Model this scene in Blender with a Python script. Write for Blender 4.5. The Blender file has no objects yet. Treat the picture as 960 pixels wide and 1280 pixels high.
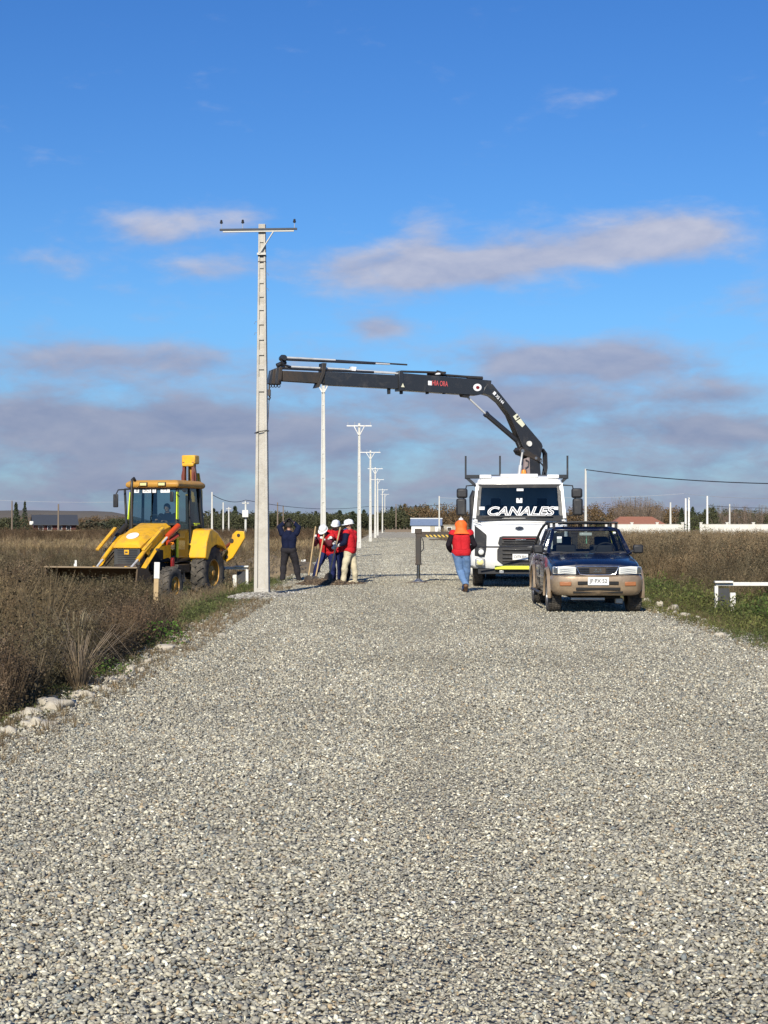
import bpy, bmesh, math, random
import numpy as np
from mathutils import Vector, Matrix, noise as mnoise
R = math.radians
random.seed(7); rng = np.random.default_rng(7)
S = bpy.context.scene
COL = S.collection
F = 1950.0; EYE = 1.63; HX = 480.0; HY = 655.0     # focal length in photo pixels, eye height, horizon

# ---------------- camera ----------------
cam = bpy.data.cameras.new('camera'); camo = bpy.data.objects.new('camera', cam); COL.objects.link(camo)
cam.sensor_fit = 'VERTICAL'; cam.sensor_height = 24.0; cam.lens = 24.0 * F / 1280.0
cam.clip_start = 0.1; cam.clip_end = 12000
camo.location = (0, 0, EYE); camo.rotation_euler = (R(90) + math.atan(15 / F), 0, 0)
S.camera = camo
# ---------------- light ----------------
SUN_EL, SUN_AZ = R(33), R(192)
S.view_settings.view_transform = 'Standard'; S.view_settings.look = 'None'
S.view_settings.exposure = 0.25; S.view_settings.gamma = 1.0
sl = bpy.data.lights.new('sun', 'SUN'); sl.energy = 4.9; sl.angle = R(0.53); sl.color = (1.0, 0.925, 0.78)
so = bpy.data.objects.new('sun', sl); COL.objects.link(so)
sd = Vector((math.sin(SUN_AZ) * math.cos(SUN_EL), math.cos(SUN_AZ) * math.cos(SUN_EL), math.sin(SUN_EL)))
so.rotation_euler = (-sd).to_track_quat('-Z', 'Y').to_euler(); so.location = sd * 60

class NT:
    """small node helper"""
    def __init__(s, nt): s.nt = nt
    def n(s, t, **k):
        x = s.nt.nodes.new(t)
        for a, b in k.items(): setattr(x, a, b)
        return x
    def put(s, sock, v):
        if v is None: return
        if hasattr(v, 'is_output'): s.nt.links.new(v, sock)
        else:
            if hasattr(sock, 'default_value') and sock.type == 'RGBA' and len(v) == 3: v = (*v, 1)
            sock.default_value = v
    def m(s, op, a, b=None, c=None, clamp=False):
        x = s.n('ShaderNodeMath', operation=op, use_clamp=clamp)
        for i, q in enumerate((a, b, c)): s.put(x.inputs[i], q)
        return x.outputs[0]
    def mix(s, f, a, b, blend='MIX'):
        x = s.n('ShaderNodeMix', data_type='RGBA', blend_type=blend)
        s.put(x.inputs[0], f); s.put(x.inputs[6], a); s.put(x.inputs[7], b)
        return x.outputs[2]
    def noise(s, vec, scale, detail=4, rough=0.5, dist=0.0):
        x = s.n('ShaderNodeTexNoise'); s.put(x.inputs['Vector'], vec)
        x.inputs['Scale'].default_value = scale; x.inputs['Detail'].default_value = detail
        x.inputs['Roughness'].default_value = rough; x.inputs['Distortion'].default_value = dist
        return x.outputs['Fac']
    def ramp(s, f, stops, interp='LINEAR'):
        x = s.n('ShaderNodeValToRGB'); s.put(x.inputs[0], f); cr = x.color_ramp; cr.interpolation = interp
        while len(cr.elements) < len(stops): cr.elements.new(0.5)
        for e, (p, c) in zip(cr.elements, stops):
            e.position = p; e.color = (*c, 1) if len(c) == 3 else c
        return x.outputs[0]
    def comb(s, x, y, z):
        c = s.n('ShaderNodeCombineXYZ')
        for i, q in enumerate((x, y, z)): s.put(c.inputs[i], q)
        return c.outputs[0]

# ---------------- sky ----------------
W = bpy.data.worlds.new('World'); S.world = W; W.use_nodes = True
W.node_tree.nodes.clear(); w = NT(W.node_tree)
wo = w.n('ShaderNodeOutputWorld'); bg = w.n('ShaderNodeBackground'); w.nt.links.new(bg.outputs[0], wo.inputs[0])
sky = w.n('ShaderNodeTexSky'); sky.sky_type = 'NISHITA'; sky.sun_disc = False
sky.sun_elevation = SUN_EL; sky.sun_rotation = SUN_AZ; sky.air_density = 1.0; sky.dust_density = 0.3; sky.ozone_density = 3.0
bg.inputs['Strength'].default_value = 0.1
gen = w.n('ShaderNodeTexCoord').outputs['Generated']
sp = w.n('ShaderNodeSeparateXYZ'); w.put(sp.inputs[0], gen)
gx, gy, gz = sp.outputs
az = w.m('MULTIPLY', w.m('ARCTAN2', gx, gy), 57.2958)
el = w.m('MULTIPLY', w.m('ARCSINE', gz), 57.2958)
def pxaz(px): return math.degrees(math.atan((px - HX) / F))
def pyel(py): return math.degrees(math.atan((HY - py) / F))
cv = w.comb(w.m('MULTIPLY', az, 0.10), w.m('MULTIPLY', el, 0.24), 3.7)
n1 = w.noise(cv, 3.2, 6, 0.55, 0.25)
n2 = w.noise(cv, 1.15, 4, 0.5, 0.2)
n3 = w.noise(cv, 7.0, 5, 0.6, 0.3)
nn = w.m('ADD', w.m('MULTIPLY', n1, 0.48), w.m('ADD', w.m('MULTIPLY', n2, 0.22), w.m('MULTIPLY', n3, 0.30)))
def blob(px, py, rx, ry):
    a = w.m('DIVIDE', w.m('SUBTRACT', az, pxaz(px)), rx * 57.3 / F)
    b = w.m('DIVIDE', w.m('SUBTRACT', el, pyel(py)), ry * 57.3 / F)
    q = w.m('ADD', w.m('MULTIPLY', a, a), w.m('MULTIPLY', b, b))
    return w.m('MULTIPLY', w.m('POWER', 2.718, w.m('MULTIPLY', q, -1.0)), 1.0)
BL = [(835, 298, 98, 31, 1.25), (740, 318, 60, 20, .7), (645, 326, 66, 30, 1.05), (590, 345, 60, 22, .5), (530, 332, 55, 30, .95), (440, 338, 70, 32, .95), (205, 285, 80, 26, .62), (300, 272, 60, 24, .62), (272, 335, 62, 18, .7), (478, 408, 42, 17, .95), (520, 280, 30, 30, .35), (60, 330, 70, 26, .4), (930, 380, 60, 22, .35), (170, 290, 60, 40, .3),
      (765, 452, 95, 26, 1.05), (640, 448, 60, 18, .6), (900, 495, 70, 20, .5), (100, 450, 95, 26, .7), (240, 452, 80, 20, .5), (420, 470, 120, 16, .3), (690, 500, 60, 22, .5), (715, 130, 70, 28, .28), (585, 125, 22, 14, .25),
      (200, 535, 200, 28, .8), (560, 500, 110, 20, .6), (40, 520, 60, 30, .5), (20, 205, 60, 24, .22), (880, 540, 120, 16, .6)]
acc = None
for (px, py, rx, ry, amp) in BL:
    b = w.m('MULTIPLY', blob(px, py, rx, ry), amp)
    acc = b if acc is None else w.m('ADD', acc, b)
# clouds elsewhere round the sky come from the same noise; a low bank thickens toward the horizon
bank = w.m('MULTIPLY', w.ramp(w.m('DIVIDE', el, 12.0), [(0.0, (1,)*3), (0.20, (.95,)*3), (0.38, (.55,)*3), (0.55, (.2,)*3), (1.0, (0,)*3)]), 0.85)
dens = w.m('ADD', acc, bank)
dens = w.m('ADD', dens, w.m('MULTIPLY', w.m('SUBTRACT', nn, 0.5), 2.4))
fac = w.n('ShaderNodeMapRange', interpolation_type='SMOOTHSTEP'); w.put(fac.inputs[0], dens)
fac.inputs[1].default_value = 0.15; fac.inputs[2].default_value = 1.1; fac.inputs[3].default_value = 0; fac.inputs[4].default_value = 0.9
# clear air: nishita tinted a little deeper, as the photograph's blue
clear = w.mix(1.0, sky.outputs[0], w.ramp(w.m('DIVIDE', el, 30.0), [(0.0, (.38, .56, .84)), (0.25, (.40, .69, .99)), (0.5, (.33, .64, 1.02)), (1.0, (.22, .57, 1.08))]), 'MULTIPLY')
lit = w.ramp(w.m('DIVIDE', el, 14.0), [(0.0, (2.1, 2.4, 3.6)), (0.3, (2.25, 2.55, 3.75)), (0.5, (2.95, 3.3, 4.6)), (0.75, (3.7, 4.0, 5.2)), (1.0, (3.9, 4.3, 5.6))])
up_ = w.noise(w.comb(w.m('MULTIPLY', az, 0.10), w.m('ADD', w.m('MULTIPLY', el, 0.24), 0.09), 3.7), 3.2, 6, 0.55, 0.25)
shade = w.m('ADD', w.m('SUBTRACT', n1, up_), 0.42)
cl = w.mix(w.m('ADD', w.m('MULTIPLY', w.m('SUBTRACT', shade, 0.42), 2.2), .5, clamp=True), w.mix(1.0, lit, (.88, .9, .95), 'MULTIPLY'), w.mix(1.0, lit, (1.36, 1.26, 1.12), 'MULTIPLY'))
w.put(bg.inputs[0], w.mix(fac.outputs[0], clear, cl))
S.cycles.use_denoising = True
S.cycles.max_bounces = 6; S.cycles.diffuse_bounces = 2; S.cycles.glossy_bounces = 3; S.cycles.transparent_max_bounces = 8
S.cycles.caustics_reflective = False; S.cycles.caustics_refractive = False

# ---------------- object helpers ----------------
def tag(o, label=None, cat=None, group=None, kind=None):
    if label: o['label'] = label
    if cat: o['category'] = cat
    if group: o['group'] = group
    if kind: o['kind'] = kind
    return o
def empty(name, loc=(0, 0, 0), rz=0.0, label=None, cat=None, group=None):
    o = bpy.data.objects.new(name, None); COL.objects.link(o); o.location = loc; o.rotation_euler = (0, 0, rz)
    o.empty_display_size = .2
    return tag(o, label, cat, group)
def copy_tree(o, parent=None):
    c = o.copy(); COL.objects.link(c); c.parent = parent
    for ch in list(o.children): copy_tree(ch, c)
    return c
def frame(axis):
    z = Vector(axis).normalized(); x = Vector((0, 0, 1)) if abs(z.z) < .9 else Vector((1, 0, 0))
    x = (x - z * x.dot(z)).normalized(); return x, z.cross(x), z
class MB:
    def __init__(s): s.v = []; s.f = []; s.m = []
    def add(s, vs, fs, mi=0):
        k = len(s.v); s.v += [tuple(q) for q in vs]
        for i, fc in enumerate(fs):
            s.f.append([k + j for j in fc]); s.m.append(mi[i] if isinstance(mi, list) else mi)
        return s
    def box(s, c, d, mi=0, rot=None, taper=1.0):
        vs = []
        for z in (-.5, .5):
            t = taper if z > 0 else 1.0
            for x, y in ((-.5, -.5), (.5, -.5), (.5, .5), (-.5, .5)):
                p = Vector((x * d[0] * t, y * d[1] * t, z * d[2]))
                if rot is not None: p = rot @ p
                vs.append(p + Vector(c))
        return s.add(vs, [(3, 2, 1, 0), (4, 5, 6, 7), (0, 1, 5, 4), (1, 2, 6, 5), (2, 3, 7, 6), (3, 0, 4, 7)], mi)
    def beam(s, p0, p1, wx, wy, mi=0, up=(0, 0, 1), t=1.0):
        p0 = Vector(p0); p1 = Vector(p1); z = (p1 - p0).normalized(); u = Vector(up)
        if abs(z.dot(u)) > .98: u = Vector((0, 1, 0))
        x = z.cross(u).normalized(); y = x.cross(z)
        vs = []
        for p, q in ((p0, 1), (p1, t)):
            for a, b in ((-1, -1), (1, -1), (1, 1), (-1, 1)): vs.append(p + x * a * wx / 2 * q + y * b * wy / 2 * q)
        return s.add(vs, [(3, 2, 1, 0), (4, 5, 6, 7), (0, 1, 5, 4), (1, 2, 6, 5), (2, 3, 7, 6), (3, 0, 4, 7)], mi)
    def rings(s, rr, cap=True, mi=0, closed=True):
        n = len(rr[0]); vs = [p for r in rr for p in r]; fs = []; ms = []
        for i in range(len(rr) - 1):
            for j in range(n if closed else n - 1):
                fs.append((i * n + j, i * n + (j + 1) % n, (i + 1) * n + (j + 1) % n, (i + 1) * n + j))
                ms.append(mi(i, j) if callable(mi) else mi)
        if cap:
            fs.append(tuple(range(n - 1, -1, -1))); ms.append(mi(-1, 0) if callable(mi) else mi)
            fs.append(tuple((len(rr) - 1) * n + j for j in range(n))); ms.append(mi(-2, 0) if callable(mi) else mi)
        return s.add(vs, fs, ms)
    def path(s, pts, r, n=8, mi=0):
        pts = [Vector(p) for p in pts]; rr = []
        for i, p in enumerate(pts):
            d = (pts[min(i + 1, len(pts) - 1)] - pts[max(i - 1, 0)]); x, y, z = frame(d)
            if i and (x.dot(px_) < 0.2):
                x = (px_ - z * px_.dot(z)).normalized(); y = z.cross(x)
            px_ = x
            q = r[i] if isinstance(r, (list, tuple)) else r
            rr.append([p + (x * math.cos(a) + y * math.sin(a)) * q for a in [2 * math.pi * k / n for k in range(n)]])
        return s.rings(rr, mi=mi)
    def tube(s, p0, p1, r0, r1=None, n=14, mi=0): return s.path([p0, p1], [r0, r0 if r1 is None else r1], n, mi)
    def lathe(s, prof, o, axis=(1, 0, 0), n=32, mi=0, cap=True):
        x, y, z = frame(axis); o = Vector(o)
        rr = [[o + z * h + (x * math.cos(a) + y * math.sin(a)) * max(r, 1e-4) for a in [2 * math.pi * k / n for k in range(n)]] for r, h in prof]
        return s.rings(rr, mi=mi, cap=cap)
    def prism(s, pts, fn, w0, w1, mi=0):
        n = len(pts); vs = [fn(u, v, w0) for u, v in pts] + [fn(u, v, w1) for u, v in pts]
        fs = [tuple(range(n - 1, -1, -1)), tuple(range(n, 2 * n))] + [(i, (i + 1) % n, n + (i + 1) % n, n + i) for i in range(n)]
        return s.add(vs, fs, mi)
    def ball(s, c, r, n=12, mi=0, rot=None):
        if not isinstance(r, (tuple, list)): r = (r, r, r)
        rr = []
        m = n // 2
        for i in range(1, m):
            t = math.pi * i / m
            ring = []
            for k in range(n):
                a = 2 * math.pi * k / n
                p = Vector((math.sin(t) * math.cos(a) * r[0], math.sin(t) * math.sin(a) * r[1], -math.cos(t) * r[2]))
                if rot is not None: p = rot @ p
                ring.append(p + Vector(c))
            rr.append(ring)
        return s.rings(rr, mi=mi)
    def sheet(s, P, mi=0):
        """P: rows of points -> open sheet"""
        return s.rings(P, cap=False, mi=mi, closed=False)
    def build(s, name, mats, parent=None, smooth=None, bevel=0.0, loc=None, normals=True):
        me = bpy.data.meshes.new(name); me.from_pydata([tuple(q) for q in s.v], [], s.f)
        for m in (mats if isinstance(mats, (list, tuple)) else [mats]): me.materials.append(m)
        me.polygons.foreach_set('material_index', s.m)
        if normals:
            bm = bmesh.new(); bm.from_mesh(me); bmesh.ops.recalc_face_normals(bm, faces=bm.faces); bm.to_mesh(me); bm.free()
        if smooth:
            me.polygons.foreach_set('use_smooth', [True] * len(me.polygons)); me.set_sharp_from_angle(angle=R(smooth))
        o = bpy.data.objects.new(name, me); COL.objects.link(o)
        if parent: o.parent = parent
        if loc: o.location = loc
        if bevel:
            b = o.modifiers.new('bevel', 'BEVEL'); b.width = bevel; b.segments = 2; b.limit_method = 'ANGLE'; b.angle_limit = R(35)
            me.polygons.foreach_set('use_smooth', [True] * len(me.polygons)); me.set_sharp_from_angle(angle=R(smooth or 50))
        return o
def boolean_cut(o, cutter):
    """subtract the cutter MB from o for good"""
    me = bpy.data.meshes.new('cut'); me.from_pydata(cutter.v, [], cutter.f)
    bm = bmesh.new(); bm.from_mesh(me); bmesh.ops.recalc_face_normals(bm, faces=bm.faces); bm.to_mesh(me); bm.free()
    me.materials.append(M['under'])
    c = bpy.data.objects.new('cut', me); COL.objects.link(c)
    c.matrix_world = o.matrix_world
    md = o.modifiers.new('b', 'BOOLEAN'); md.operation = 'DIFFERENCE'; md.object = c; md.solver = 'EXACT'
    par = o.parent; o.parent = None
    try: md.material_mode = 'TRANSFER'
    except Exception: pass
    bpy.context.view_layer.update()
    new = bpy.data.meshes.new_from_object(o.evaluated_get(bpy.context.evaluated_depsgraph_get()))
    o.modifiers.clear(); o.data = new; o.parent = par
    bpy.data.objects.remove(c)
def text_mesh(name, body, size, mat, parent, loc, rot, shear=0.0, off=0.0, extrude=0.002, spacing=1.0, width=None):
    cu = bpy.data.curves.new(name, 'FONT'); cu.body = body; cu.size = size; cu.shear = shear; cu.offset = off
    cu.extrude = extrude; cu.align_x = 'CENTER'; cu.align_y = 'CENTER'; cu.space_character = spacing
    t = bpy.data.objects.new(name, cu); COL.objects.link(t); bpy.context.view_layer.update()
    me = bpy.data.meshes.new_from_object(t.evaluated_get(bpy.context.evaluated_depsgraph_get()))
    bpy.data.objects.remove(t)
    if width:
        xs = [v.co.x for v in me.vertices]; k = width / (max(xs) - min(xs))
        for v in me.vertices: v.co.x *= k
    me.materials.clear(); me.materials.append(mat)
    o = bpy.data.objects.new(name, me); COL.objects.link(o); o.parent = parent; o.location = loc; o.rotation_euler = rot
    return o

# ---------------- materials ----------------
M = {}
def mat(name, col, rough=0.5, metal=0.0, var=0.12, scale=3.0, coat=0.0, bump=0.0, bscale=40.0, dirt=0.0, dirtcol=(.22, .18, .13), spec=0.5, dscale=2.0):
    m = bpy.data.materials.new(name); m.use_nodes = True; t = NT(m.node_tree); b = m.node_tree.nodes['Principled BSDF']
    oc = t.n('ShaderNodeTexCoord').outputs['Object']
    nz = t.noise(oc, scale, 5, 0.6)
    c = t.mix(nz, tuple(q * (1 - var) for q in col), tuple(min(1, q * (1 + var)) for q in col))
    rr = t.m('ADD', t.m('MULTIPLY', t.noise(oc, scale * 3, 3), 0.15), rough - 0.075)
    if dirt:
        dn = t.noise(oc, dscale, 8, 0.68, 0.4)
        df = t.m('MULTIPLY', t.m('SUBTRACT', dn, 0.62 - dirt * 0.35, clamp=True), 4.0, clamp=True)
        df = t.m('MULTIPLY', df, 0.75)
        c = t.mix(df, c, dirtcol); rr = t.m('ADD', rr, t.m('MULTIPLY', df, 0.3))
    t.put(b.inputs['Base Color'], c); t.put(b.inputs['Roughness'], rr); b.inputs['Metallic'].default_value = metal
    b.inputs['Coat Weight'].default_value = coat; b.inputs['Specular IOR Level'].default_value = spec
    if bump:
        bn = t.n('ShaderNodeBump'); bn.inputs['Strength'].default_value = bump; bn.inputs['Distance'].default_value = 0.02
        t.put(bn.inputs['Height'], t.noise(oc, bscale, 5, 0.65)); t.put(b.inputs['Normal'], bn.outputs[0])
    M[name] = m; return m
def glass(name, tint, refl=0.09, fr=.7):
    m = bpy.data.materials.new(name); m.use_nodes = True; t = NT(m.node_tree); m.node_tree.nodes.clear()
    o = t.n('ShaderNodeOutputMaterial'); tr = t.n('ShaderNodeBsdfTransparent'); gl = t.n('ShaderNodeBsdfGlossy'); gl.inputs['Roughness'].default_value = 0.0
    t.put(tr.inputs[0], tint)
    lw = t.n('ShaderNodeLayerWeight'); lw.inputs[0].default_value = 0.35
    f = t.m('ADD', t.m('MULTIPLY', lw.outputs['Fresnel'], fr), refl, clamp=True)
    mx = t.n('ShaderNodeMixShader'); t.put(mx.inputs[0], f); t.nt.links.new(tr.outputs[0], mx.inputs[1]); t.nt.links.new(gl.outputs[0], mx.inputs[2])
    t.nt.links.new(mx.outputs[0], o.inputs[0]); M[name] = m
def veg(name, transl=0.2, mul=(1, 1, 1)):
    m = bpy.data.materials.new(name); m.use_nodes = True; t = NT(m.node_tree); b = m.node_tree.nodes['Principled BSDF']
    at = t.n('ShaderNodeAttribute'); at.attribute_name = 'Col'
    pos = t.n('ShaderNodeNewGeometry').outputs['Position']
    c = t.mix(1.0, at.outputs['Color'], t.ramp(t.noise(pos, 0.5, 3), [(0.3, (.75, .78, .75)), (0.7, (1.2, 1.15, 1.1))]), 'MULTIPLY')
    c = t.mix(1.0, c, mul, 'MULTIPLY')
    t.put(b.inputs['Base Color'], c); b.inputs['Roughness'].default_value = 0.75; b.inputs['Specular IOR Level'].default_value = 0.25
    o = [n for n in m.node_tree.nodes if n.type == 'OUTPUT_MATERIAL'][0]
    tl = t.n('ShaderNodeBsdfTranslucent'); t.put(tl.inputs[0], c); mx = t.n('ShaderNodeMixShader'); mx.inputs[0].default_value = transl
    t.nt.links.new(b.outputs[0], mx.inputs[1]); t.nt.links.new(tl.outputs[0], mx.inputs[2]); t.nt.links.new(mx.outputs[0], o.inputs[0])
    M[name] = m
mat('under', (.012, .012, .012), .85)
mat('black_plastic', (.018, .018, .02), .5, dirt=.3, dirtcol=(.09, .08, .065))
mat('black_paint', (.022, .022, .024), .35, coat=.4, dirt=.25, dirtcol=(.08, .07, .06))
mat('white_paint', (.78, .78, .76), .3, coat=.6, var=.04, dirt=.32, dirtcol=(.52, .48, .41), dscale=1.6)
mat('silver_rod', (.62, .62, .60), .35, metal=.25, dirt=.3)
mat('navy_paint', (.003, .006, .022), .28, coat=.4, var=.1, dirt=.2, dirtcol=(.10, .09, .08), dscale=3)
mat('beige_paint', (.37, .275, .175), .35, metal=.3, coat=.5, dirt=.7, dirtcol=(.17, .12, .08), dscale=4)
mat('rubber', (.025, .024, .023), .8, dirt=.75, dirtcol=(.15, .13, .105), dscale=6)
mat('chrome', (.75, .75, .75), .15, metal=1)
mat('steel', (.45, .45, .44), .4, metal=.9, dirt=.3)
mat('dark_steel', (.06, .055, .05), .5, metal=.6, dirt=.5, dirtcol=(.1, .07, .05))
mat('headlamp', (.75, .76, .72), .12, coat=1.0, var=.1)
mat('amber', (.75, .25, .03), .3)
mat('fog_lamp', (.75, .66, .3), .25, coat=.5)
mat('red_trim_and_reflection', (.20, .012, .012), .35)
mat('yellow_reflector', (.72, .72, .06), .4)
mat('plate_white', (.75, .74, .7), .4)
mat('ink', (.05, .05, .06), .5)
mat('paper', (.8, .8, .8), .6)
mat('seat', (.03, .032, .04), .8)
mat('dash', (.035, .035, .038), .7)
mat('yellow_paint', (.80, .43, .02), .38, coat=.25, var=.12, dirt=.42, dirtcol=(.27, .16, .06), dscale=3.5)
mat('ochre_paint', (.50, .26, .045), .5, dirt=.4, dirtcol=(.24, .15, .07))
mat('orange_red', (.55, .06, .012), .4, dirt=.2)
mat('maroon', (.16, .035, .02), .5, dirt=.4)
mat('bucket_steel', (.10, .065, .035), .6, metal=.3, dirt=.6, dirtcol=(.16, .11, .06))
mat('lip_steel', (.30, .22, .13), .5, dirt=.5)
mat('hivis', (.62, .78, .03), .5)
mat('concrete', (.50, .47, .41), .85, var=.14, scale=1.5, bump=.5, bscale=22, dirt=.45, dirtcol=(.30, .27, .22), dscale=1.6)
mat('white_concrete', (.56, .55, .50), .8, var=.1, dirt=.3, dirtcol=(.38, .35, .30), dscale=1.2)
mat('white_wood', (.74, .73, .68), .7, dirt=.35, dirtcol=(.45, .4, .32), dscale=5)
mat('grey_panel', (.035, .038, .042), .6, dirt=.5, dirtcol=(.08, .08, .075))
mat('raw_wood', (.50, .36, .19), .8, dirt=.4, dirtcol=(.28, .19, .1), dscale=8)
mat('old_wood', (.17, .13, .095), .85)
mat('rock', (.46, .415, .33), .85, var=.18, scale=8, bump=.5, bscale=30, dirt=.35, dirtcol=(.24, .20, .15), dscale=7)
mat('cable', (.03, .03, .035), .5)
mat('pale_cable', (.35, .37, .4), .5)
glass('car_glass', (.62, .68, .68), .06)
glass('truck_glass', (.20, .27, .30), .02, .35)
glass('cab_glass', (.50, .62, .62), .05)
veg('dry_veg', .2); veg('green_veg', .3); veg('tree_leaf', .15)
# ---------------- terrain ----------------
def sm(a, b, t):
    t = min(1, max(0, (t - a) / (b - a))); return t * t * (3 - 2 * t)
def xr(x, y): return x - y * 10 / F
def gh(x, y):
    q = xr(x, y)
    n = mnoise.noise(Vector((x * .35, y * .35, 0))) * .05 + mnoise.noise(Vector((x * 1.7, y * 1.7, 4))) * .025
    if q < -2.9:
        s = min(1, max(0, (-2.9 - q) / 2.2)); s = s * s * (3 - 2 * s)
        return -.035 * 1 - .33 * s + n * min(1, s * 1.5 + .15)
    if q > 4.7:
        s = min(1, max(0, (q - 4.7) / 2.2)); s = s * s * (3 - 2 * s)
        return -.035 - .16 * s + n * min(1, s * 1.5 + .15)
    return -.035
def axis_pts(dense0, dense1, step, lo, hi, g=1.18):
    a = list(np.arange(dense0, dense1 + 1e-6, step)); s = step; x = dense1
    while x < hi: s *= g; x = min(hi, x + s); a.append(x)
    s = step; x = dense0; b = []
    while x > lo: s *= g; x = max(lo, x - s); b.append(x)
    return b[::-1] + a
XS = axis_pts(-14, 14, .35, -5000, 5000); YS = axis_pts(4, 60, .4, -400, 9000, 1.12)
g = MB(); g.sheet([[(x, y, gh(x, y)) for x in XS] for y in YS])
gm = bpy.data.materials.new('field_soil'); gm.use_nodes = True; t = NT(gm.node_tree); b = gm.node_tree.nodes['Principled BSDF']
pos = t.n('ShaderNodeNewGeometry').outputs['Position']
s1 = t.noise(pos, .25, 6, .6); s2 = t.noise(pos, 3.5, 8, .7); s3 = t.noise(pos, .02, 3)
soil = t.ramp(s2, [(.25, (.05, .038, .026)), (.5, (.115, .088, .058)), (.75, (.23, .185, .13))])
grn = t.ramp(s2, [(.3, (.035, .048, .014)), (.7, (.12, .14, .045))])
c = t.mix(t.ramp(s1, [(.47, (0,)*3), (.62, (1,)*3)]), soil, grn)
straw = t.ramp(s2, [(.3, (.17, .125, .075)), (.7, (.30, .24, .15))])
spx = t.n('ShaderNodeSeparateXYZ'); t.put(spx.inputs[0], pos)
far = t.m('DIVIDE', t.m('SUBTRACT', spx.outputs[1], 60.0), 60.0, clamp=True)
c = t.mix(far, c, t.mix(t.ramp(s3, [(.4, (0,)*3), (.6, (1,)*3)]), straw, soil))
t.put(b.inputs['Base Color'], c); b.inputs['Roughness'].default_value = 1.0; b.inputs['Specular IOR Level'].default_value = .05
bn = t.n('ShaderNodeBump'); bn.inputs['Strength'].default_value = .8; bn.inputs['Distance'].default_value = .05
t.put(bn.inputs['Height'], s2); t.put(b.inputs['Normal'], bn.outputs[0])
M['field_soil'] = gm
tag(g.build('ground', gm, smooth=60, normals=False), kind='structure')
# road: irregular edged sheet
rd = MB(); rows = []
yy = list(np.arange(-12, 70, .5)) + list(np.arange(70, 332, 4))
for y in yy:
    l = -3.0 + mnoise.noise(Vector((y * .45, 0, 9))) * .35 + mnoise.noise(Vector((y * 2, 0, 2))) * .12
    r = 4.95 + mnoise.noise(Vector((y * .4, 5, 9))) * .35 + mnoise.noise(Vector((y * 2, 3, 2))) * .12
    c0 = y * 10 / F
    rows.append([(c0 + l - .5, y, -.06)] + [(c0 + l + (r - l) * k / 16, y, (-.001 if 0 < k < 16 else -.03) + mnoise.noise(Vector((k * .4, y * .5, 1))) * .003) for k in range(17)] + [(c0 + r + .5, y, -.06)])
rd.sheet(rows)
rm = bpy.data.materials.new('gravel_bed'); rm.use_nodes = True; t = NT(rm.node_tree); b = rm.node_tree.nodes['Principled BSDF']
pos = t.n('ShaderNodeNewGeometry').outputs['Position']
v = t.n('ShaderNodeTexVoronoi'); t.put(v.inputs['Vector'], pos); v.inputs['Scale'].default_value = 32
v2 = t.n('ShaderNodeTexVoronoi'); t.put(v2.inputs['Vector'], pos); v2.inputs['Scale'].default_value = 13
sc = t.n('ShaderNodeSeparateColor'); t.put(sc.inputs[0], v.outputs['Color'])
sc2 = t.n('ShaderNodeSeparateColor'); t.put(sc2.inputs[0], v2.outputs['Color'])
val = t.m('ADD', t.m('MULTIPLY', sc.outputs[0], .55), t.m('MULTIPLY', sc2.outputs[0], .45))
c = t.ramp(val, [(.0, (.20, .18, .14)), (.4, (.345, .315, .25)), (.7, (.46, .42, .335)), (1, (.66, .60, .47))])
big = t.noise(pos, .35, 5, .6); c = t.mix(1.0, c, t.ramp(big, [(.3, (.86, .85, .84)), (.7, (1.1, 1.09, 1.06))]), 'MULTIPLY')
t.put(b.inputs['Base Color'], c); b.inputs['Roughness'].default_value = 1.0; b.inputs['Specular IOR Level'].default_value = .05
bn = t.n('ShaderNodeBump'); bn.inputs['Strength'].default_value = 1.0; bn.inputs['Distance'].default_value = .02
t.put(bn.inputs['Height'], t.m('ADD', v.outputs['Distance'], t.m('MULTIPLY', v2.outputs['Distance'], .8))); bn.invert = True
t.put(b.inputs['Normal'], bn.outputs[0]); M['gravel_bed'] = rm
tag(rd.build('road', rm, smooth=60, normals=False), kind='structure')

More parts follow.
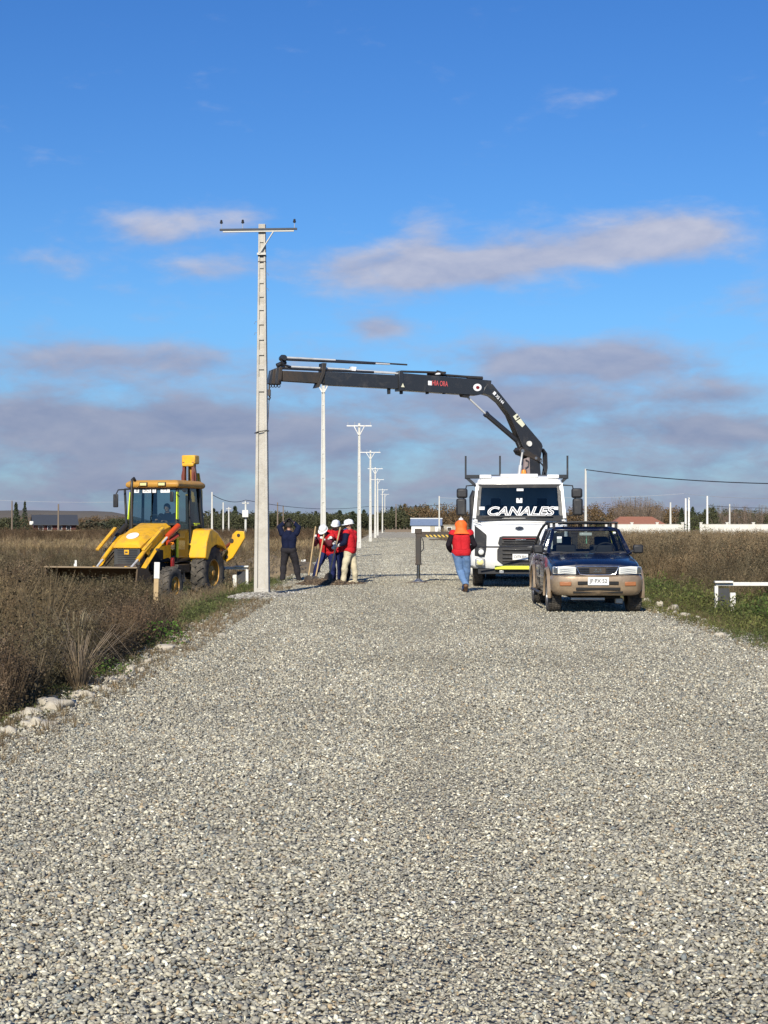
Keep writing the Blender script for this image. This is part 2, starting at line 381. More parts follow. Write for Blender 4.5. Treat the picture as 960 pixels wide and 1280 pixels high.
# ---------------- merged scatter of real meshes ----------------
def merge_scatter(name, protos, pick, P, rotz, scale, tint, material, tilt=None, parent=None, kind='stuff', smooth=False, spin=False):
    """protos: list of (verts Nx3, tris/quads list as array, colours Nx3). All faces share one size."""
    Vs, Fs, Cs = [], [], []; base = 0
    fl = protos[0][1].shape[1]
    for k, (pv, pf, pc) in enumerate(protos):
        idx = np.nonzero(pick == k)[0]
        if not len(idx): continue
        n = len(idx); a = rotz[idx]; ca, sa = np.cos(a), np.sin(a)
        if spin:   # full random orientation
            q = rng.normal(size=(n, 4)); q[:, 1:3] *= .2; q /= np.linalg.norm(q, axis=1)[:, None]
            w_, x_, y_, z_ = q.T
            Rm = np.stack([np.stack([1-2*(y_*y_+z_*z_), 2*(x_*y_-z_*w_), 2*(x_*z_+y_*w_)], -1), np.stack([2*(x_*y_+z_*w_), 1-2*(x_*x_+z_*z_), 2*(y_*z_-x_*w_)], -1), np.stack([2*(x_*z_-y_*w_), 2*(y_*z_+x_*w_), 1-2*(x_*x_+y_*y_)], -1)], -2)
        else:
            z0 = np.zeros(n); o1 = np.ones(n)
            Rm = np.stack([np.stack([ca, -sa, z0], -1), np.stack([sa, ca, z0], -1), np.stack([z0, z0, o1], -1)], -2)
        vv = pv[None] * scale[idx][:, None, :]
        vv = np.einsum('nij,nvj->nvi', Rm, vv)
        if tilt is not None:
            vv[:, :, 0] += vv[:, :, 2] * tilt[idx, 0][:, None]; vv[:, :, 1] += vv[:, :, 2] * tilt[idx, 1][:, None]
        vv += P[idx][:, None, :]
        cc = np.clip(pc[None] * tint[idx][:, None, :], 0, 1)
        off = base + np.arange(n)[:, None, None] * len(pv)
        Vs.append(vv.reshape(-1, 3)); Fs.append((pf[None] + off).reshape(-1, fl)); Cs.append(cc.reshape(-1, 3)); base += n * len(pv)
    V = np.concatenate(Vs).astype(np.float32); Fc = np.concatenate(Fs).astype(np.int32); C = np.concatenate(Cs).astype(np.float32)
    me = bpy.data.meshes.new(name); me.vertices.add(len(V)); me.vertices.foreach_set('co', V.ravel())
    me.loops.add(Fc.size); me.loops.foreach_set('vertex_index', Fc.ravel())
    me.polygons.add(len(Fc)); me.polygons.foreach_set('loop_start', np.arange(0, Fc.size, fl, dtype=np.int32))
    me.update(calc_edges=True)
    if smooth: me.polygons.foreach_set('use_smooth', np.ones(len(Fc), dtype=bool))
    ca_ = me.color_attributes.new('Col', 'FLOAT_COLOR', 'POINT'); ca_.data.foreach_set('color', np.concatenate([C, np.ones((len(C), 1), np.float32)], 1).ravel())
    me.materials.append(material)
    o = bpy.data.objects.new(name, me); COL.objects.link(o)
    if parent: o.parent = parent
    if kind: o['kind'] = kind
    return o
def ghv(X, Y): return np.array([gh(a, b_) for a, b_ in zip(X, Y)])

# gravel stones
def ico():
    bm = bmesh.new(); bmesh.ops.create_icosphere(bm, subdivisions=1, radius=1)
    v = np.array([q.co[:] for q in bm.verts]); f = np.array([[q.index for q in fc.verts] for fc in bm.faces]); bm.free(); return v, f
iv, if_ = ico()
def stone_protos(n, jit=.3):
    out = []
    for k in range(n):
        v = iv * (1 + rng.uniform(-jit, jit, (len(iv), 1))) * np.array([1, rng.uniform(.55, .9), rng.uniform(.26, .48)])
        out.append((v, if_, np.ones((len(v), 3))))
    return out
ov = np.array([(1, 0, 0), (-1, 0, 0), (0, 1, 0), (0, -1, 0), (0, 0, 1), (0, 0, -1)], float)
of = np.array([(0, 2, 4), (2, 1, 4), (1, 3, 4), (3, 0, 4), (2, 0, 5), (1, 2, 5), (3, 1, 5), (0, 3, 5)])
def octo_protos(n):
    return [(ov * (1 + rng.uniform(-.3, .3, (6, 1))) * np.array([1, rng.uniform(.6, .95), rng.uniform(.32, .55)]), of, np.ones((6, 3))) for _ in range(n)]
PAL = np.array([(.20, .19, .17), (.26, .245, .215), (.31, .295, .26), (.15, .145, .135), (.36, .335, .28), (.44, .415, .35), (.55, .52, .45), (.24, .20, .155), (.17, .185, .19), (.66, .63, .55), (.30, .235, .16)])
PW = np.array([.17, .18, .16, .13, .12, .09, .035, .045, .05, .012, .018]); PW /= PW.sum()
def gravel(name, y0, y1, dens, smin, smax, protos):
    # only as wide as could be seen from round about the camera's place
    A = 0; pts = []
    yv = np.arange(y0, y1, .5)
    for y in yv:
        half = 5.0 + .26 * y
        lo = max(-3.2 + y * 10 / F, -half); hi = min(5.15 + y * 10 / F, half)
        d = dens(y); n = int((hi - lo) * .5 * d)
        x = rng.uniform(lo, hi, n); yy_ = rng.uniform(y, y + .5, n)
        q = x - yy_ * 10 / F
        edge = np.minimum((q + 3.2) / .8, (5.15 - q) / .7)
        keep = rng.uniform(0, 1, n) < np.clip(edge, .12, 1)
        pts.append(np.stack([x[keep], yy_[keep]], 1))
    P = np.concatenate(pts); n = len(P)
    trk = np.array([math.exp(-((xr(a, b_) - 0.15 - .25 * math.sin(b_ * .06)) / .42) ** 2) + math.exp(-((xr(a, b_) - 1.95 - .25 * math.sin(b_ * .06)) / .42) ** 2) for a, b_ in P])
    s = (smin + (smax - smin) * rng.beta(1.5, 4.5, n)) * (1 - .28 * trk)
    z = .006 + s * .15 + rng.uniform(0, .012, n)
    P3 = np.concatenate([P, z[:, None]], 1)
    cols = PAL[rng.choice(len(PAL), n, p=PW)] * rng.uniform(.82, 1.15, (n, 1))
    patch = np.array([1 + .16 * mnoise.noise(Vector((a * .5, b_ * .35, 0))) + .10 * mnoise.noise(Vector((xr(a, b_) * 1.3, b_ * .05, 7))) + .10 * mnoise.noise(Vector((a * 1.9, b_ * 1.2, 5))) for a, b_ in P])
    cols = np.clip(cols * (patch * (.95 + .13 * trk))[:, None] * np.array([1.37, 1.355, 1.225]), 0, .85)
    return merge_scatter(name, protos, rng.integers(0, len(protos), n), P3, rng.uniform(0, 6.28, n), np.repeat(s[:, None], 3, 1), cols, M['stone'], spin=True)
sm_ = bpy.data.materials.new('stone'); sm_.use_nodes = True; t = NT(sm_.node_tree); b = sm_.node_tree.nodes['Principled BSDF']
at = t.n('ShaderNodeAttribute'); at.attribute_name = 'Col'; pos = t.n('ShaderNodeNewGeometry').outputs['Position']
t.put(b.inputs['Base Color'], t.mix(1.0, at.outputs['Color'], t.ramp(t.noise(pos, 90, 4, .6), [(.3, (.8,)*3), (.7, (1.15,)*3)]), 'MULTIPLY'))
b.inputs['Roughness'].default_value = .85; b.inputs['Specular IOR Level'].default_value = .25; M['stone'] = sm_
gravel('gravel', 3.6, 12, lambda y: 4300 if y < 8 else 3200, .006, .026, stone_protos(10))
gravel('gravel', 12, 45, lambda y: 1900 * (12 / y) ** 1.25, .011, .034, octo_protos(10))
gravel('gravel', 45, 190, lambda y: 380 * (45 / y) ** 1.3 * max(.08, 1 - ((y - 45) / 150) ** 2), .025, .055, octo_protos(6))

# ---------------- plants, as prototypes ----------------
def quad_strip(pts, wid, nrm):
    """ribbon quads along pts"""
    v = []; f = []
    for i, p in enumerate(pts):
        w2 = wid[i] / 2; v += [p - nrm * w2, p + nrm * w2]
        if i: k = 2 * i; f.append((k - 2, k - 1, k + 1, k))
    return v, f
def vecr(a, b_=None): return np.array(a, float)
class PP:
    def __init__(s): s.v = []; s.f = []; s.c = []
    def strip(s, pts, wid, nrm, col):
        v, f = quad_strip([np.array(p, float) for p in pts], wid, np.array(nrm, float)); k = len(s.v)
        s.v += v; s.f += [tuple(k + j for j in q) for q in f]; s.c += [col] * len(v)
    def leaf(s, c, size, col, asp=.55, up=.3):
        c = np.array(c, float); d = rng.normal(size=3); d[2] = d[2] * .6 + up; d /= np.linalg.norm(d)
        n = np.cross(d, rng.normal(size=3)); n /= np.linalg.norm(n) + 1e-9
        k = len(s.v); s.v += [c, c + d * size * .5 + n * size * asp * .5, c + d * size, c + d * size * .5 - n * size * asp * .5]
        s.f.append((k, k + 1, k + 2, k + 3)); s.c += [col] * 4
    def out(s): return (np.array(s.v), np.array(s.f), np.array(s.c))
def jc(c, a=.25):
    k = rng.uniform(1 - a, 1 + a); return tuple(q * k for q in c)
def stalk_proto(h=1.0, n=7, col=(.20, .145, .09), seed=(.15, .10, .06), spread=.22, leafy=6, leafs=.05, w=.007):
    p = PP()
    for i in range(n):
        a = rng.uniform(0, 6.28); r0 = rng.uniform(0, .08); b0 = np.array([math.cos(a) * r0, math.sin(a) * r0, 0])
        hh = h * rng.uniform(.55, 1.0); lean = rng.normal(size=2) * spread * hh
        pts = [b0 + np.array([lean[0] * q ** 1.6, lean[1] * q ** 1.6, hh * q]) for q in (0, .35, .7, 1)]
        th = rng.uniform(0, 3.14); c = jc(col, .35)
        p.strip(pts, [w, w * .9, w * .7, w * .4], (math.cos(th), math.sin(th), 0), c)
        for j in range(rng.integers(2, 5)):
            q = rng.uniform(.35, .95); o = b0 + np.array([lean[0] * q ** 1.6, lean[1] * q ** 1.6, hh * q])
            d = rng.normal(size=3) * .5; d[2] = abs(d[2]) + .5; d /= np.linalg.norm(d); L = h * rng.uniform(.1, .28)
            th = rng.uniform(0, 3.14); p.strip([o, o + d * L], [w * .7, w * .4], (math.cos(th), math.sin(th), 0), c)
            for m_ in range(leafy // 2): p.leaf(o + d * L * rng.uniform(.4, 1) + rng.normal(size=3) * .012, leafs * rng.uniform(.5, 1.2), jc(seed, .4))
        for m_ in range(leafy): p.leaf(pts[3] + (pts[2] - pts[3]) * rng.uniform(0, .8) + rng.normal(size=3) * .015, leafs * rng.uniform(.5, 1.1), jc(seed, .4))
    return p.out()
def tuft_proto(h=.5, n=26, col=(.30, .23, .13), droop=.5, w=.008):
    p = PP()
    for i in range(n):
        a = rng.uniform(0, 6.28); u = np.array([math.cos(a), math.sin(a), 0]); L = h * rng.uniform(.5, 1); dr = rng.uniform(.1, droop)
        pts = [u * .03 + np.array([0, 0, 0]), u * (.03 + L * dr * .25) + np.array([0, 0, L * .5]), u * (.03 + L * dr * .7) + np.array([0, 0, L * .85]), u * (.03 + L * dr * 1.25) + np.array([0, 0, L * (1.0 - dr * .35)])]
        p.strip(pts, [w, w, w * .8, w * .25], (-u[1], u[0], 0), jc(col, .35))
    return p.out()
def leafy_proto(h=.35, r=.25, n=70, col=(.07, .12, .03), size=.06, stems=8, sc=(.10, .10, .05)):
    p = PP()
    for i in range(stems):
        a = rng.uniform(0, 6.28); q = rng.uniform(.2, 1) * r; th = rng.uniform(0, 3.14)
        p.strip([(0, 0, 0), (math.cos(a) * q * .5, math.sin(a) * q * .5, h * .55), (math.cos(a) * q, math.sin(a) * q, h * rng.uniform(.7, 1))], [.008, .006, .003], (math.cos(th), math.sin(th), 0), jc(sc))
    for i in range(n):
        a = rng.uniform(0, 6.28); q = math.sqrt(rng.uniform(0, 1)) * r; z = rng.uniform(.05, 1) * h * (1.05 - .5 * (q / r) ** 2)
        p.leaf((math.cos(a) * q, math.sin(a) * q, z), size * rng.uniform(.5, 1.25), jc(col, .4))
    return p.out()
def region(name, protos, n, xf, y0, y1, smin, smax, tintf, weights=None, mat_='dry_veg', ypow=1.0, zoff=-.02, hfun=None, keepf=None, label=None, xq=None):
    """scatter n plants; xf(y)->(lo,hi) in road coordinates"""
    Y = y0 + (y1 - y0) * rng.uniform(0, 1, n) ** ypow
    L = np.array([xf(y) for y in Y]); X = L[:, 0] + (L[:, 1] - L[:, 0]) * (rng.uniform(0, 1, n) if xq is None else rng.uniform(0, 1, n) ** xq) + Y * 10 / F
    if keepf is not None:
        k = np.array([keepf(a, b_) for a, b_ in zip(X, Y)]); X, Y = X[k], Y[k]
    n = len(X); Z = ghv(X, Y) + zoff
    s = rng.uniform(smin, smax, n)
    if hfun is not None: s = s * np.array([hfun(a, b_) for a, b_ in zip(X, Y)])
    sc_ = np.stack([s * rng.uniform(.85, 1.25, n), s * rng.uniform(.85, 1.25, n), s * rng.uniform(.8, 1.15, n)], 1)
    tint = np.array([tintf(a, b_) for a, b_ in zip(X, Y)]) * rng.uniform(.72, 1.28, (n, 1))
    if weights is not None: weights = np.array(weights) / sum(weights)
    pk = rng.choice(len(protos), n, p=weights)
    return merge_scatter(name, protos, pk, np.stack([X, Y, Z], 1), rng.uniform(0, 6.28, n), sc_, tint, M[mat_], tilt=rng.normal(size=(n, 2)) * .12)
def pn(x, y, s, k=0): return mnoise.noise(Vector((x * s, y * s, k)))
BR = [stalk_proto(1.0, 9, (.34, .27, .18), (.23, .17, .11), .22, 5, .045) for _ in range(4)]
DK = [stalk_proto(1.0, 10, (.16, .115, .072), (.125, .09, .055), .22, 10, .042) for _ in range(5)]
DENSE = [leafy_proto(.8, .38, 190, (.125, .10, .06), .045, 22, (.22, .165, .11)) for _ in range(4)]
TF = [tuft_proto(.45, 26, (.30, .235, .145)) for _ in range(3)]
GT = [tuft_proto(.22, 22, (.17, .18, .07), .8, .010) for _ in range(3)]
GL = [leafy_proto(.30, .22, 60, (.105, .125, .04), .05) for _ in range(3)]
one = lambda x, y: (1, 1, 1)
rail = lambda x, y: not (6.5 < x < 8.0 and 27.5 < y < 33.2)
clr = lambda x, y: not (-8.1 < x < -4.0 and 36.6 < y < 42.8)           # the digger stands here
notpole = lambda x, y: not (-3.6 < x < -2.2 and 33.5 < y < 37.5)
def brownish(x, y):
    k = pn(x, y, .22, 3) + .5 * pn(x, y, .9, 17); return (.84 + k * .5, .86 + k * .38 + .14 * pn(x, y, .4, 40), .78 + k * .3)
# left, foreground to the digger: tall dark weeds
lt = lambda a: (lambda y: (-(.27 * y + 3.5), a))
def hl(x, y):
    q = -xr(x, y); e = sm(3.4, 4.8, q)
    px = 480 + x / y * F
    k = (1 - .20 * sm(30, 60, px)) * (1 + .25 * pn(x, y, .8, 13)) * sm(17, 27, y)
    return (.55 + .33 * sm(11, 22, y)) * (1 + .4 * pn(x, y, .3, 8)) * (.35 + .65 * e) * k
rb = lambda x, y: (lambda k: (.88 + k * .55, .86 + k * .45, .76 + k * .36))(pn(x, y, .15, 5) + .6 * pn(x, y, .6, 25))
BIG = [leafy_proto(1.15, .5, 420, (.12, .092, .055), .045, 34, (.20, .15, .095)) for _ in range(3)]
region('tall_weeds', BIG, 150, lambda y: (-(.27 * y + 2.5), -4.1), 12, 36, .65, 1.15, brownish, hfun=lambda x, y: (1 if 480 + x / y * F < 70 else .72) * (.6 + .4 * sm(11, 18, y)), keepf=lambda x, y: clr(x, y) and 480 + x / y * F < 185)
region('dry_weeds', DK + BR + DENSE, 900, lambda y: (-4.3, -3.3), 13, 24, .45, .75, brownish, [.10] * 5 + [.05] * 4 + [.08] * 4)
region('tall_weeds', BIG + DK, 260, lambda y: (7.2, .27 * y + 3), 34, 70, .7, 1.2, rb, [.2] * 3 + [.08] * 5)
region('dry_weeds', DK + BR + DENSE, 5200, lt(-3.7), 9, 38, .75, 1.1, brownish, [.10] * 5 + [.04] * 4 + [.085] * 4, hfun=hl, keepf=lambda x, y: clr(x, y) and not (y > 24 and 480 + x / y * F > 192 - 4 * max(0, 30 - y)), ypow=.75)
region('dry_grass', TF + BR + DENSE, 1500, lambda y: (-6.6, -3.9), 26, 40.5, .5, .95, brownish, [.2] * 3 + [.0625] * 4 + [.04] * 4, hfun=lambda x, y: .55, keepf=lambda x, y: not (-8.1 < x < -4.9 and 38.0 < y < 42.8))
region('dry_grass', TF, 1500, lt(-3.3), 9, 42, .5, 1.1, brownish, hfun=hl, keepf=clr)
def greenl(x, y):
    k = pn(x, y, .6, 11); return (1 + k * .4, 1 + k * .3, 1 + k * .4)
region('green_grass', GT + GL, 6500, lambda y: (-5.6, -2.95), 9, 48, .5, 1.05, greenl, [.22] * 3 + [.1133] * 3, 'green_veg', keepf=lambda x, y: clr(x, y) and notpole(x, y) and pn(x, y, .5, 20) > -.25 - .25 * sm(15, 24, y), hfun=lambda x, y: .45 + .55 * sm(3.0, 3.9, -xr(x, y)))
region('grass_litter', TF, 2600, lambda y: (-4.6, -2.5), 8, 40, .18, .42, lambda x, y: (.75, .72, .68), keepf=notpole, xq=.6)
# left, beyond the digger
region('dry_weeds', DK + BR + DENSE, 3600, lambda y: (-(.27 * y + 4), -3.5), 42.5, 120, .75, 1.0, brownish, [.10] * 5 + [.055] * 4 + [.07] * 4, hfun=lambda x, y: (.95 - .45 * sm(45, 100, y)) * (1 + .5 * pn(x, y, .12, 8)), ypow=.8, keepf=lambda x, y: not (-3.8 < xr(x, y) and y < 46))
region('dry_grass', TF + DENSE, 2600, lambda y: (-(.27 * y + 6), -3.6), 112, 170, .9, 1.6, lambda x, y: (1.15, 1.1, 1.0), [.3] * 3 + [.025] * 4)
region('dark_hedge', DENSE + DK, 3600, lambda y: (-(.27 * y + 8), -4), 178, 215, 1.15, 1.6, lambda x, y: (.8, .72, .66), [.17] * 4 + [.064] * 5)
region('dry_weeds', DENSE + TF, 1800, lambda y: (-(.27 * y + 8), -4.5), 215, 330, 1.0, 1.6, lambda x, y: (1.1, 1.1, .95), [.15] * 4 + [.1333] * 3)
# right side
hr_ = lambda x, y: (.20 + .85 * sm(6.0, 9.5, xr(x, y))) * (1 + .45 * pn(x, y, .25, 31)) * (1 + .3 * pn(x, y, .9, 33))
rt = lambda a: (lambda y: (a, .27 * y + 4))
region('dry_weeds', BR + DK + DENSE, 5200, rt(5.3), 26, 78, .85, 1.15, rb, [.17] * 4 + [.03] * 5 + [.0425] * 4, hfun=hr_, ypow=.8, keepf=rail)
region('dry_weeds', BR + DENSE, 4200, rt(5.3), 78, 182, 1.0, 1.35, rb, [.2] * 4 + [.05] * 4, ypow=.85)
region('green_grass', GT + GL, 9500, lambda y: (4.85, min(.27 * y + 5, 13)), 9, 56, .7, 1.45, lambda x, y: (lambda k: (1.15 + k * .6, 1.1 + k * .3, 1 + k * .3))(pn(x, y, .5, 7)), [.19] * 3 + [.1433] * 3, 'green_veg', hfun=lambda x, y: .4 + .75 * sm(4.9, 7.2, xr(x, y)), ypow=.8, xq=1.5, keepf=lambda x, y: rail(x, y) or random.random() < .25)
region('green_weeds', [leafy_proto(.5, .3, 110, (.085, .13, .03), .06) for _ in range(3)], 420, lambda y: (6.3, .27 * y + 1), 24, 33, .7, 1.2, one, None, 'green_veg', keepf=rail)
region('grass_litter', TF, 1300, lambda y: (4.6, 6.0), 7, 44, .15, .4, lambda x, y: (.8, .78, .7))
# ---------------- power poles ----------------
def WP(px, py, d): return Vector(((px - HX) / F * d, d, EYE + (HY - py) / F * d))
def main_pole():
    d = 35.3; x = (327.5 - HX) / F * d; H = 8.42
    root = empty('power_pole', (x, d, 0), R(-4), 'tall grey concrete pole with a black crossarm, nearest the camera, standing beside the crane tip', 'power pole', 'concrete poles along the left of the road')
    def wd(z): return .335 + (.15 - .335) * z / H          # face width
    def dp(z): return .25 + (.13 - .25) * z / H
    b = MB()
    # two flanges
    for s in (-1, 1):
        rr = []
        for z in np.linspace(-.4, H, 12):
            w_, q = wd(z), dp(z); fw = w_ * .235
            xo = s * w_ / 2; xi = s * (w_ / 2 - fw)
            rr.append([(xo, -q / 2, z), (xi, -q / 2, z), (xi, q / 2, z), (xo, q / 2, z)])
        b.rings(rr)
    rr = []
    for z in np.linspace(-.4, H - .05, 12):               # recessed web
        w_, q = wd(z), dp(z); i = w_ * .27
        rr.append([(-i, -q * .28, z), (i, -q * .28, z), (i, q * .28, z), (-i, q * .28, z)])
    b.rings(rr)
    def web(z0, z1):                                       # solid bridges flush with the face
        rr = []
        for z in (z0, z1):
            w_, q = wd(z), dp(z); i = w_ * .272; q2 = q / 2 - .004
            rr.append([(-i, -q2, z), (i, -q2, z), (i, q2, z), (-i, q2, z)])
        b.rings(rr)
    web(-.39, .18)
    z = 4.75
    web(4.62, 4.95)
    z = 5.12
    while z < H - .5: web(z, z + .09 + .06 * random.random()); z += .30 + .05 * random.random()
    web(H - .42, H - .001)
    b.build('pole_shaft', M['concrete'], root, bevel=.008)
    zc = EYE + (HY - 288.5) / F * d
    a = MB(); a.box((-.07, -.115, zc + .02), (1.76, .05, .045)); a.box((-.07, -.11, zc - .022), (1.62, .035, .034), 1)
    a.build('crossarm', [M['black_paint'], M['white_concrete']], root, bevel=.004)
    br = MB(); br.beam((.27, -.115, zc - .04), (-.04, -.11, zc - .52), .05, .02); br.box((0, -.095, zc - .53), (.2, .05, .05))
    br.build('brace', M['white_concrete'], root)
    for dz, hh in ((.56, .04), (.70, .02)):
        bd = MB(); bd.box((0, 0, zc - dz), (wd(zc) + .02, dp(zc) + .02, hh)); bd.build('pole_band', M['dark_steel'], root)
    for px in (277, 304, 369):
        ins = MB(); xx = (px - 327.5) / F * d
        ins.tube((xx, -.115, zc + .04), (xx, -.115, zc + .17), .008, n=8)
        i = ins.build('insulator_pin', M['pale_cable'], root)
        l = MB(); l.lathe([(.012, 0), (.032, .005), (.036, .03), (.024, .045), (.03, .06), (.016, .085), (.0, .09)], (xx, -.115, zc + .16), (0, 0, 1), 12); l.build('insulator', M['black_plastic'], i, smooth=40)
    for k, (zz, s) in enumerate(((7.3, 1), (6.2, -1), (5.95, -1), (6.95, 1))):
        n = MB(); n.path([(s * wd(zz) / 2, -.05, zz), (s * (wd(zz) / 2 + .04), -.06, zz + .01), (s * (wd(zz) / 2 + .07), -.07, zz - .05)], .005, 6)
        n.build('step_bolt', M['steel'], root)
    st = MB(); zs = EYE + (HY - 540) / F * d
    w_, q = wd(zs) / 2 + .012, dp(zs) / 2 + .012
    st.path([(-w_ - .01, -q, zs - .03), (-w_ * .5, -q - .01, zs), (w_, -q, zs + .035), (w_, q, zs + .03), (-w_, q, zs), (-w_ - .01, -q, zs - .03)], .012, 8)
    sl_ = st.build('lifting_sling', M['black_plastic'], None); sl_.location = root.location; sl_.rotation_euler = root.rotation_euler
    tag(sl_, 'thin dark sling tied round the middle of the nearest concrete pole', 'sling')
    return root
main_pole()
def far_pole(px, d, H, arm=1.5, vee=True, label='', w0=.27, zb=0.0, off=0):
    x = (px - HX) / F * d
    root = empty('power_pole', (x, d, zb - .3), 0, label, 'power pole', 'concrete poles along the left of the road')
    H = H + .3 - zb
    b = MB()
    for s in (-1, 1):
        b.rings([[(s * w_ / 2, -q / 2, z), (s * w_ * .22, -q / 2, z), (s * w_ * .22, q / 2, z), (s * w_ / 2, q / 2, z)] for z, w_, q in ((0, w0, .22), (H, w0 * .5, .12))])
    b.rings([[(-w_ * .24, -q * .3, z), (w_ * .24, -q * .3, z), (w_ * .24, q * .3, z), (-w_ * .24, q * .3, z)] for z, w_, q in ((0, w0, .22), (H, w0 * .5, .12))])
    for z in np.arange(.8, H, 1.1):
        f_ = 1 - .5 * z / H; b.box((0, 0, z), (w0 * f_ * .5, .2 * f_, .2))
    b.build('pole_shaft', M['white_concrete'], root)
    if arm:
        a = MB(); a.box((off, -.1, H - .18), (arm * 2, .08, .07)); a.build('crossarm', M['white_wood'], root)
        c_ = MB()
        for s in ((-1, 1) if vee else (1,)): c_.beam((s * arm * .42, -.1, H - .2), (s * .04, -.1, H - .78), .06, .05)
        c_.build('brace', M['white_wood'], root)
        for k in (-.9, -.35, .9):
            i = MB(); i.tube((off + arm * k, -.1, H - .13), (off + arm * k, -.1, H + .08), .02, n=6); i.build('insulator_pin', M['pale_cable'], root)
    return root
ds = 35.3
for px, py, dm, arm, vee, lab in (
    (404, 469, 2.0, .8, True, 'concrete pole whose top is hidden behind the crane boom, second in the row'),
    (449, 529, 2.94, .83, True, 'third pole of the row, white with a V braced crossarm, rising behind the workers'),
    (463, 563, 4.05, .92, True, 'fourth pole of the row, with a thick white T shaped crossarm'),
    (469, 584, 5.2, .88, True, 'fifth pole of the row, its pale crossarm just right of the fourth pole'),
    (472, 598, 6.3, .9, False, 'sixth pole of the row, with a low flat white crossarm'),
    (478, 611, 8.2, 1.0, False, 'seventh pole of the row, small and pale beyond the bend of arms'),
    (481, 617, 10.4, 1.0, False, 'farthest and smallest pole of the row by the road end')):
    d = ds * dm; H = EYE + (HY - py) / F * d
    far_pole(px, d, H, arm, vee, lab)
# field poles far away
def field_pole(px, ytop, d, label, mat_='white_concrete', w0=.22, arm=0, group='thin poles out in the fields'):
    x = (px - HX) / F * d; H = EYE + (HY - ytop) / F * d
    root = empty('utility_pole', (x, d, -.4), 0, label, 'utility pole', group)
    b = MB(); b.rings([[(-w_, -w_, z), (w_, -w_, z), (w_, w_, z), (-w_, w_, z)] for z, w_ in ((0, w0 / 2), (H + .4, w0 * .33))]); b.build('pole_shaft', M[mat_], root)
    if arm:
        a = MB(); a.box((0, -.12, H + .1), (arm * 2, .1, .14)); a.build('crossarm', M[mat_], root)
    return root
fp = {}
for px, yt, d, lab, m_, w0, arm in (
    (15, 626, 300, 'thin dark wooden pole left of the pine at the far left', 'old_wood', .28, 0),
    (73, 630, 260, 'dark wooden pole rising behind the barn roof', 'old_wood', .3, 0),
    (265, 615, 160, 'white pole just right of the digger cab', 'white_concrete', .2, 0),
    (279, 628, 240, 'shorter white pole right of the white pole by the digger cab', 'white_concrete', .25, 0),
    (286, 634, 300, 'smallest pole between the digger and the nearest concrete pole', 'white_concrete', .28, .5),
    (307, 626, 200, 'white pole with a small transformer left of the nearest concrete pole', 'white_concrete', .28, .45),
    (347, 628, 300, 'brown pole above the worker in dark clothes', 'old_wood', .3, 0),
    (354, 632, 330, 'fainter brown pole right beside the brown pole above the worker', 'old_wood', .3, 0),
    (495, 630, 300, 'thin pole just right of the row of concrete poles', 'old_wood', .25, 0),
    (549, 620, 230, 'white pole rising behind the blue roofed building', 'white_concrete', .24, 0),
    (732, 586, 150, 'tallest pole on the right, from which a dark cable leaves', 'white_concrete', .24, 0),
    (838, 628, 200, 'white pole just right of the red roofed house', 'white_concrete', .26, 0),
    (857, 623, 215, 'left one of the close pair of white poles behind the wall gap', 'white_wood', .30, 0),
    (861, 622, 215, 'right one of the close pair of white poles behind the wall gap', 'white_wood', .30, 0),
    (884, 620, 200, 'white pole standing behind the white wall, right of the close pair', 'white_wood', .26, 0),
    (912, 630, 260, 'grey pole between bare trees, rightmost behind the white wall', 'white_concrete', .26, 0)):
    fp[px] = field_pole(px, yt, d, lab, m_, w0, arm)
tr = MB(); tr.box((0, -.3, EYE + (HY - 642) / F * 200 + .4), (.75, .5, .9)); tr.build('transformer', M['white_wood'], fp[307])
def wire(name, pts, r, label, m_='cable'):
    """pts: world points, sagging between them"""
    b = MB(); path = []
    for a, c_ in zip(pts[:-1], pts[1:]):
        L = (c_ - a).length
        for k in range(17):
            q = k / 16; p = a.lerp(c_, q); p.z -= L * .012 * 4 * q * (1 - q)
            if not path or k: path.append(p)
    b.path(path, r, 5); return tag(b.build(name, M[m_]), label, 'cable')
wire('overhead_cable', [WP(732, 587, 150), WP(1050, 605, 120)], .045, 'thick dark cable leaving the tallest right hand pole')
wire('overhead_cable', [WP(549, 622, 230), WP(700, 622, 220), WP(855, 617, 215), WP(1010, 622, 190)], .028, 'thin pale cable over the trees and the white wall', 'pale_cable')
wire('overhead_cable', [WP(-60, 622, 300), WP(172, 627, 300)], .035, 'thin pale cable above the barn at the far left', 'pale_cable')
wire('overhead_cable', [WP(265, 618, 160), WP(307, 625, 200), WP(460, 633, 260), WP(560, 630, 280)], .035, 'thin dark cable running low behind the row of poles')
wire('overhead_cable', [WP(884, 632, 200), WP(1010, 635, 200)], .03, 'thin dark cable over the right end of the white wall')

# ---------------- rubble, mound, soil ----------------
def lump(name, c, r, label, cat, m_, seed, group=None, kind=None, n=24, amp=.25, fr=1.6, rz=0):
    bm = bmesh.new(); bmesh.ops.create_icosphere(bm, subdivisions=3, radius=1)
    for v in bm.verts:
        p = v.co.copy(); k = 1 + amp * mnoise.noise(p * fr + Vector((seed, seed * 1.7, 0))) + amp * .5 * mnoise.noise(p * fr * 2.7 + Vector((seed, 0, 3)))
        v.co = Vector((p.x * r[0] * k, p.y * r[1] * k, p.z * r[2] * k))
    me = bpy.data.meshes.new(name); bm.to_mesh(me); bm.free(); me.polygons.foreach_set('use_smooth', [True] * len(me.polygons)); me.materials.append(M[m_])
    o = bpy.data.objects.new(name, me); COL.objects.link(o); o.location = c; o.rotation_euler = (0, 0, rz)
    return tag(o, label, cat, group, kind)
mat('dug_soil', (.115, .08, .052), .95, var=.4, scale=9, bump=1, bscale=14)
mat('old_soil', (.19, .145, .09), .95, var=.35, scale=4, bump=1, bscale=9)
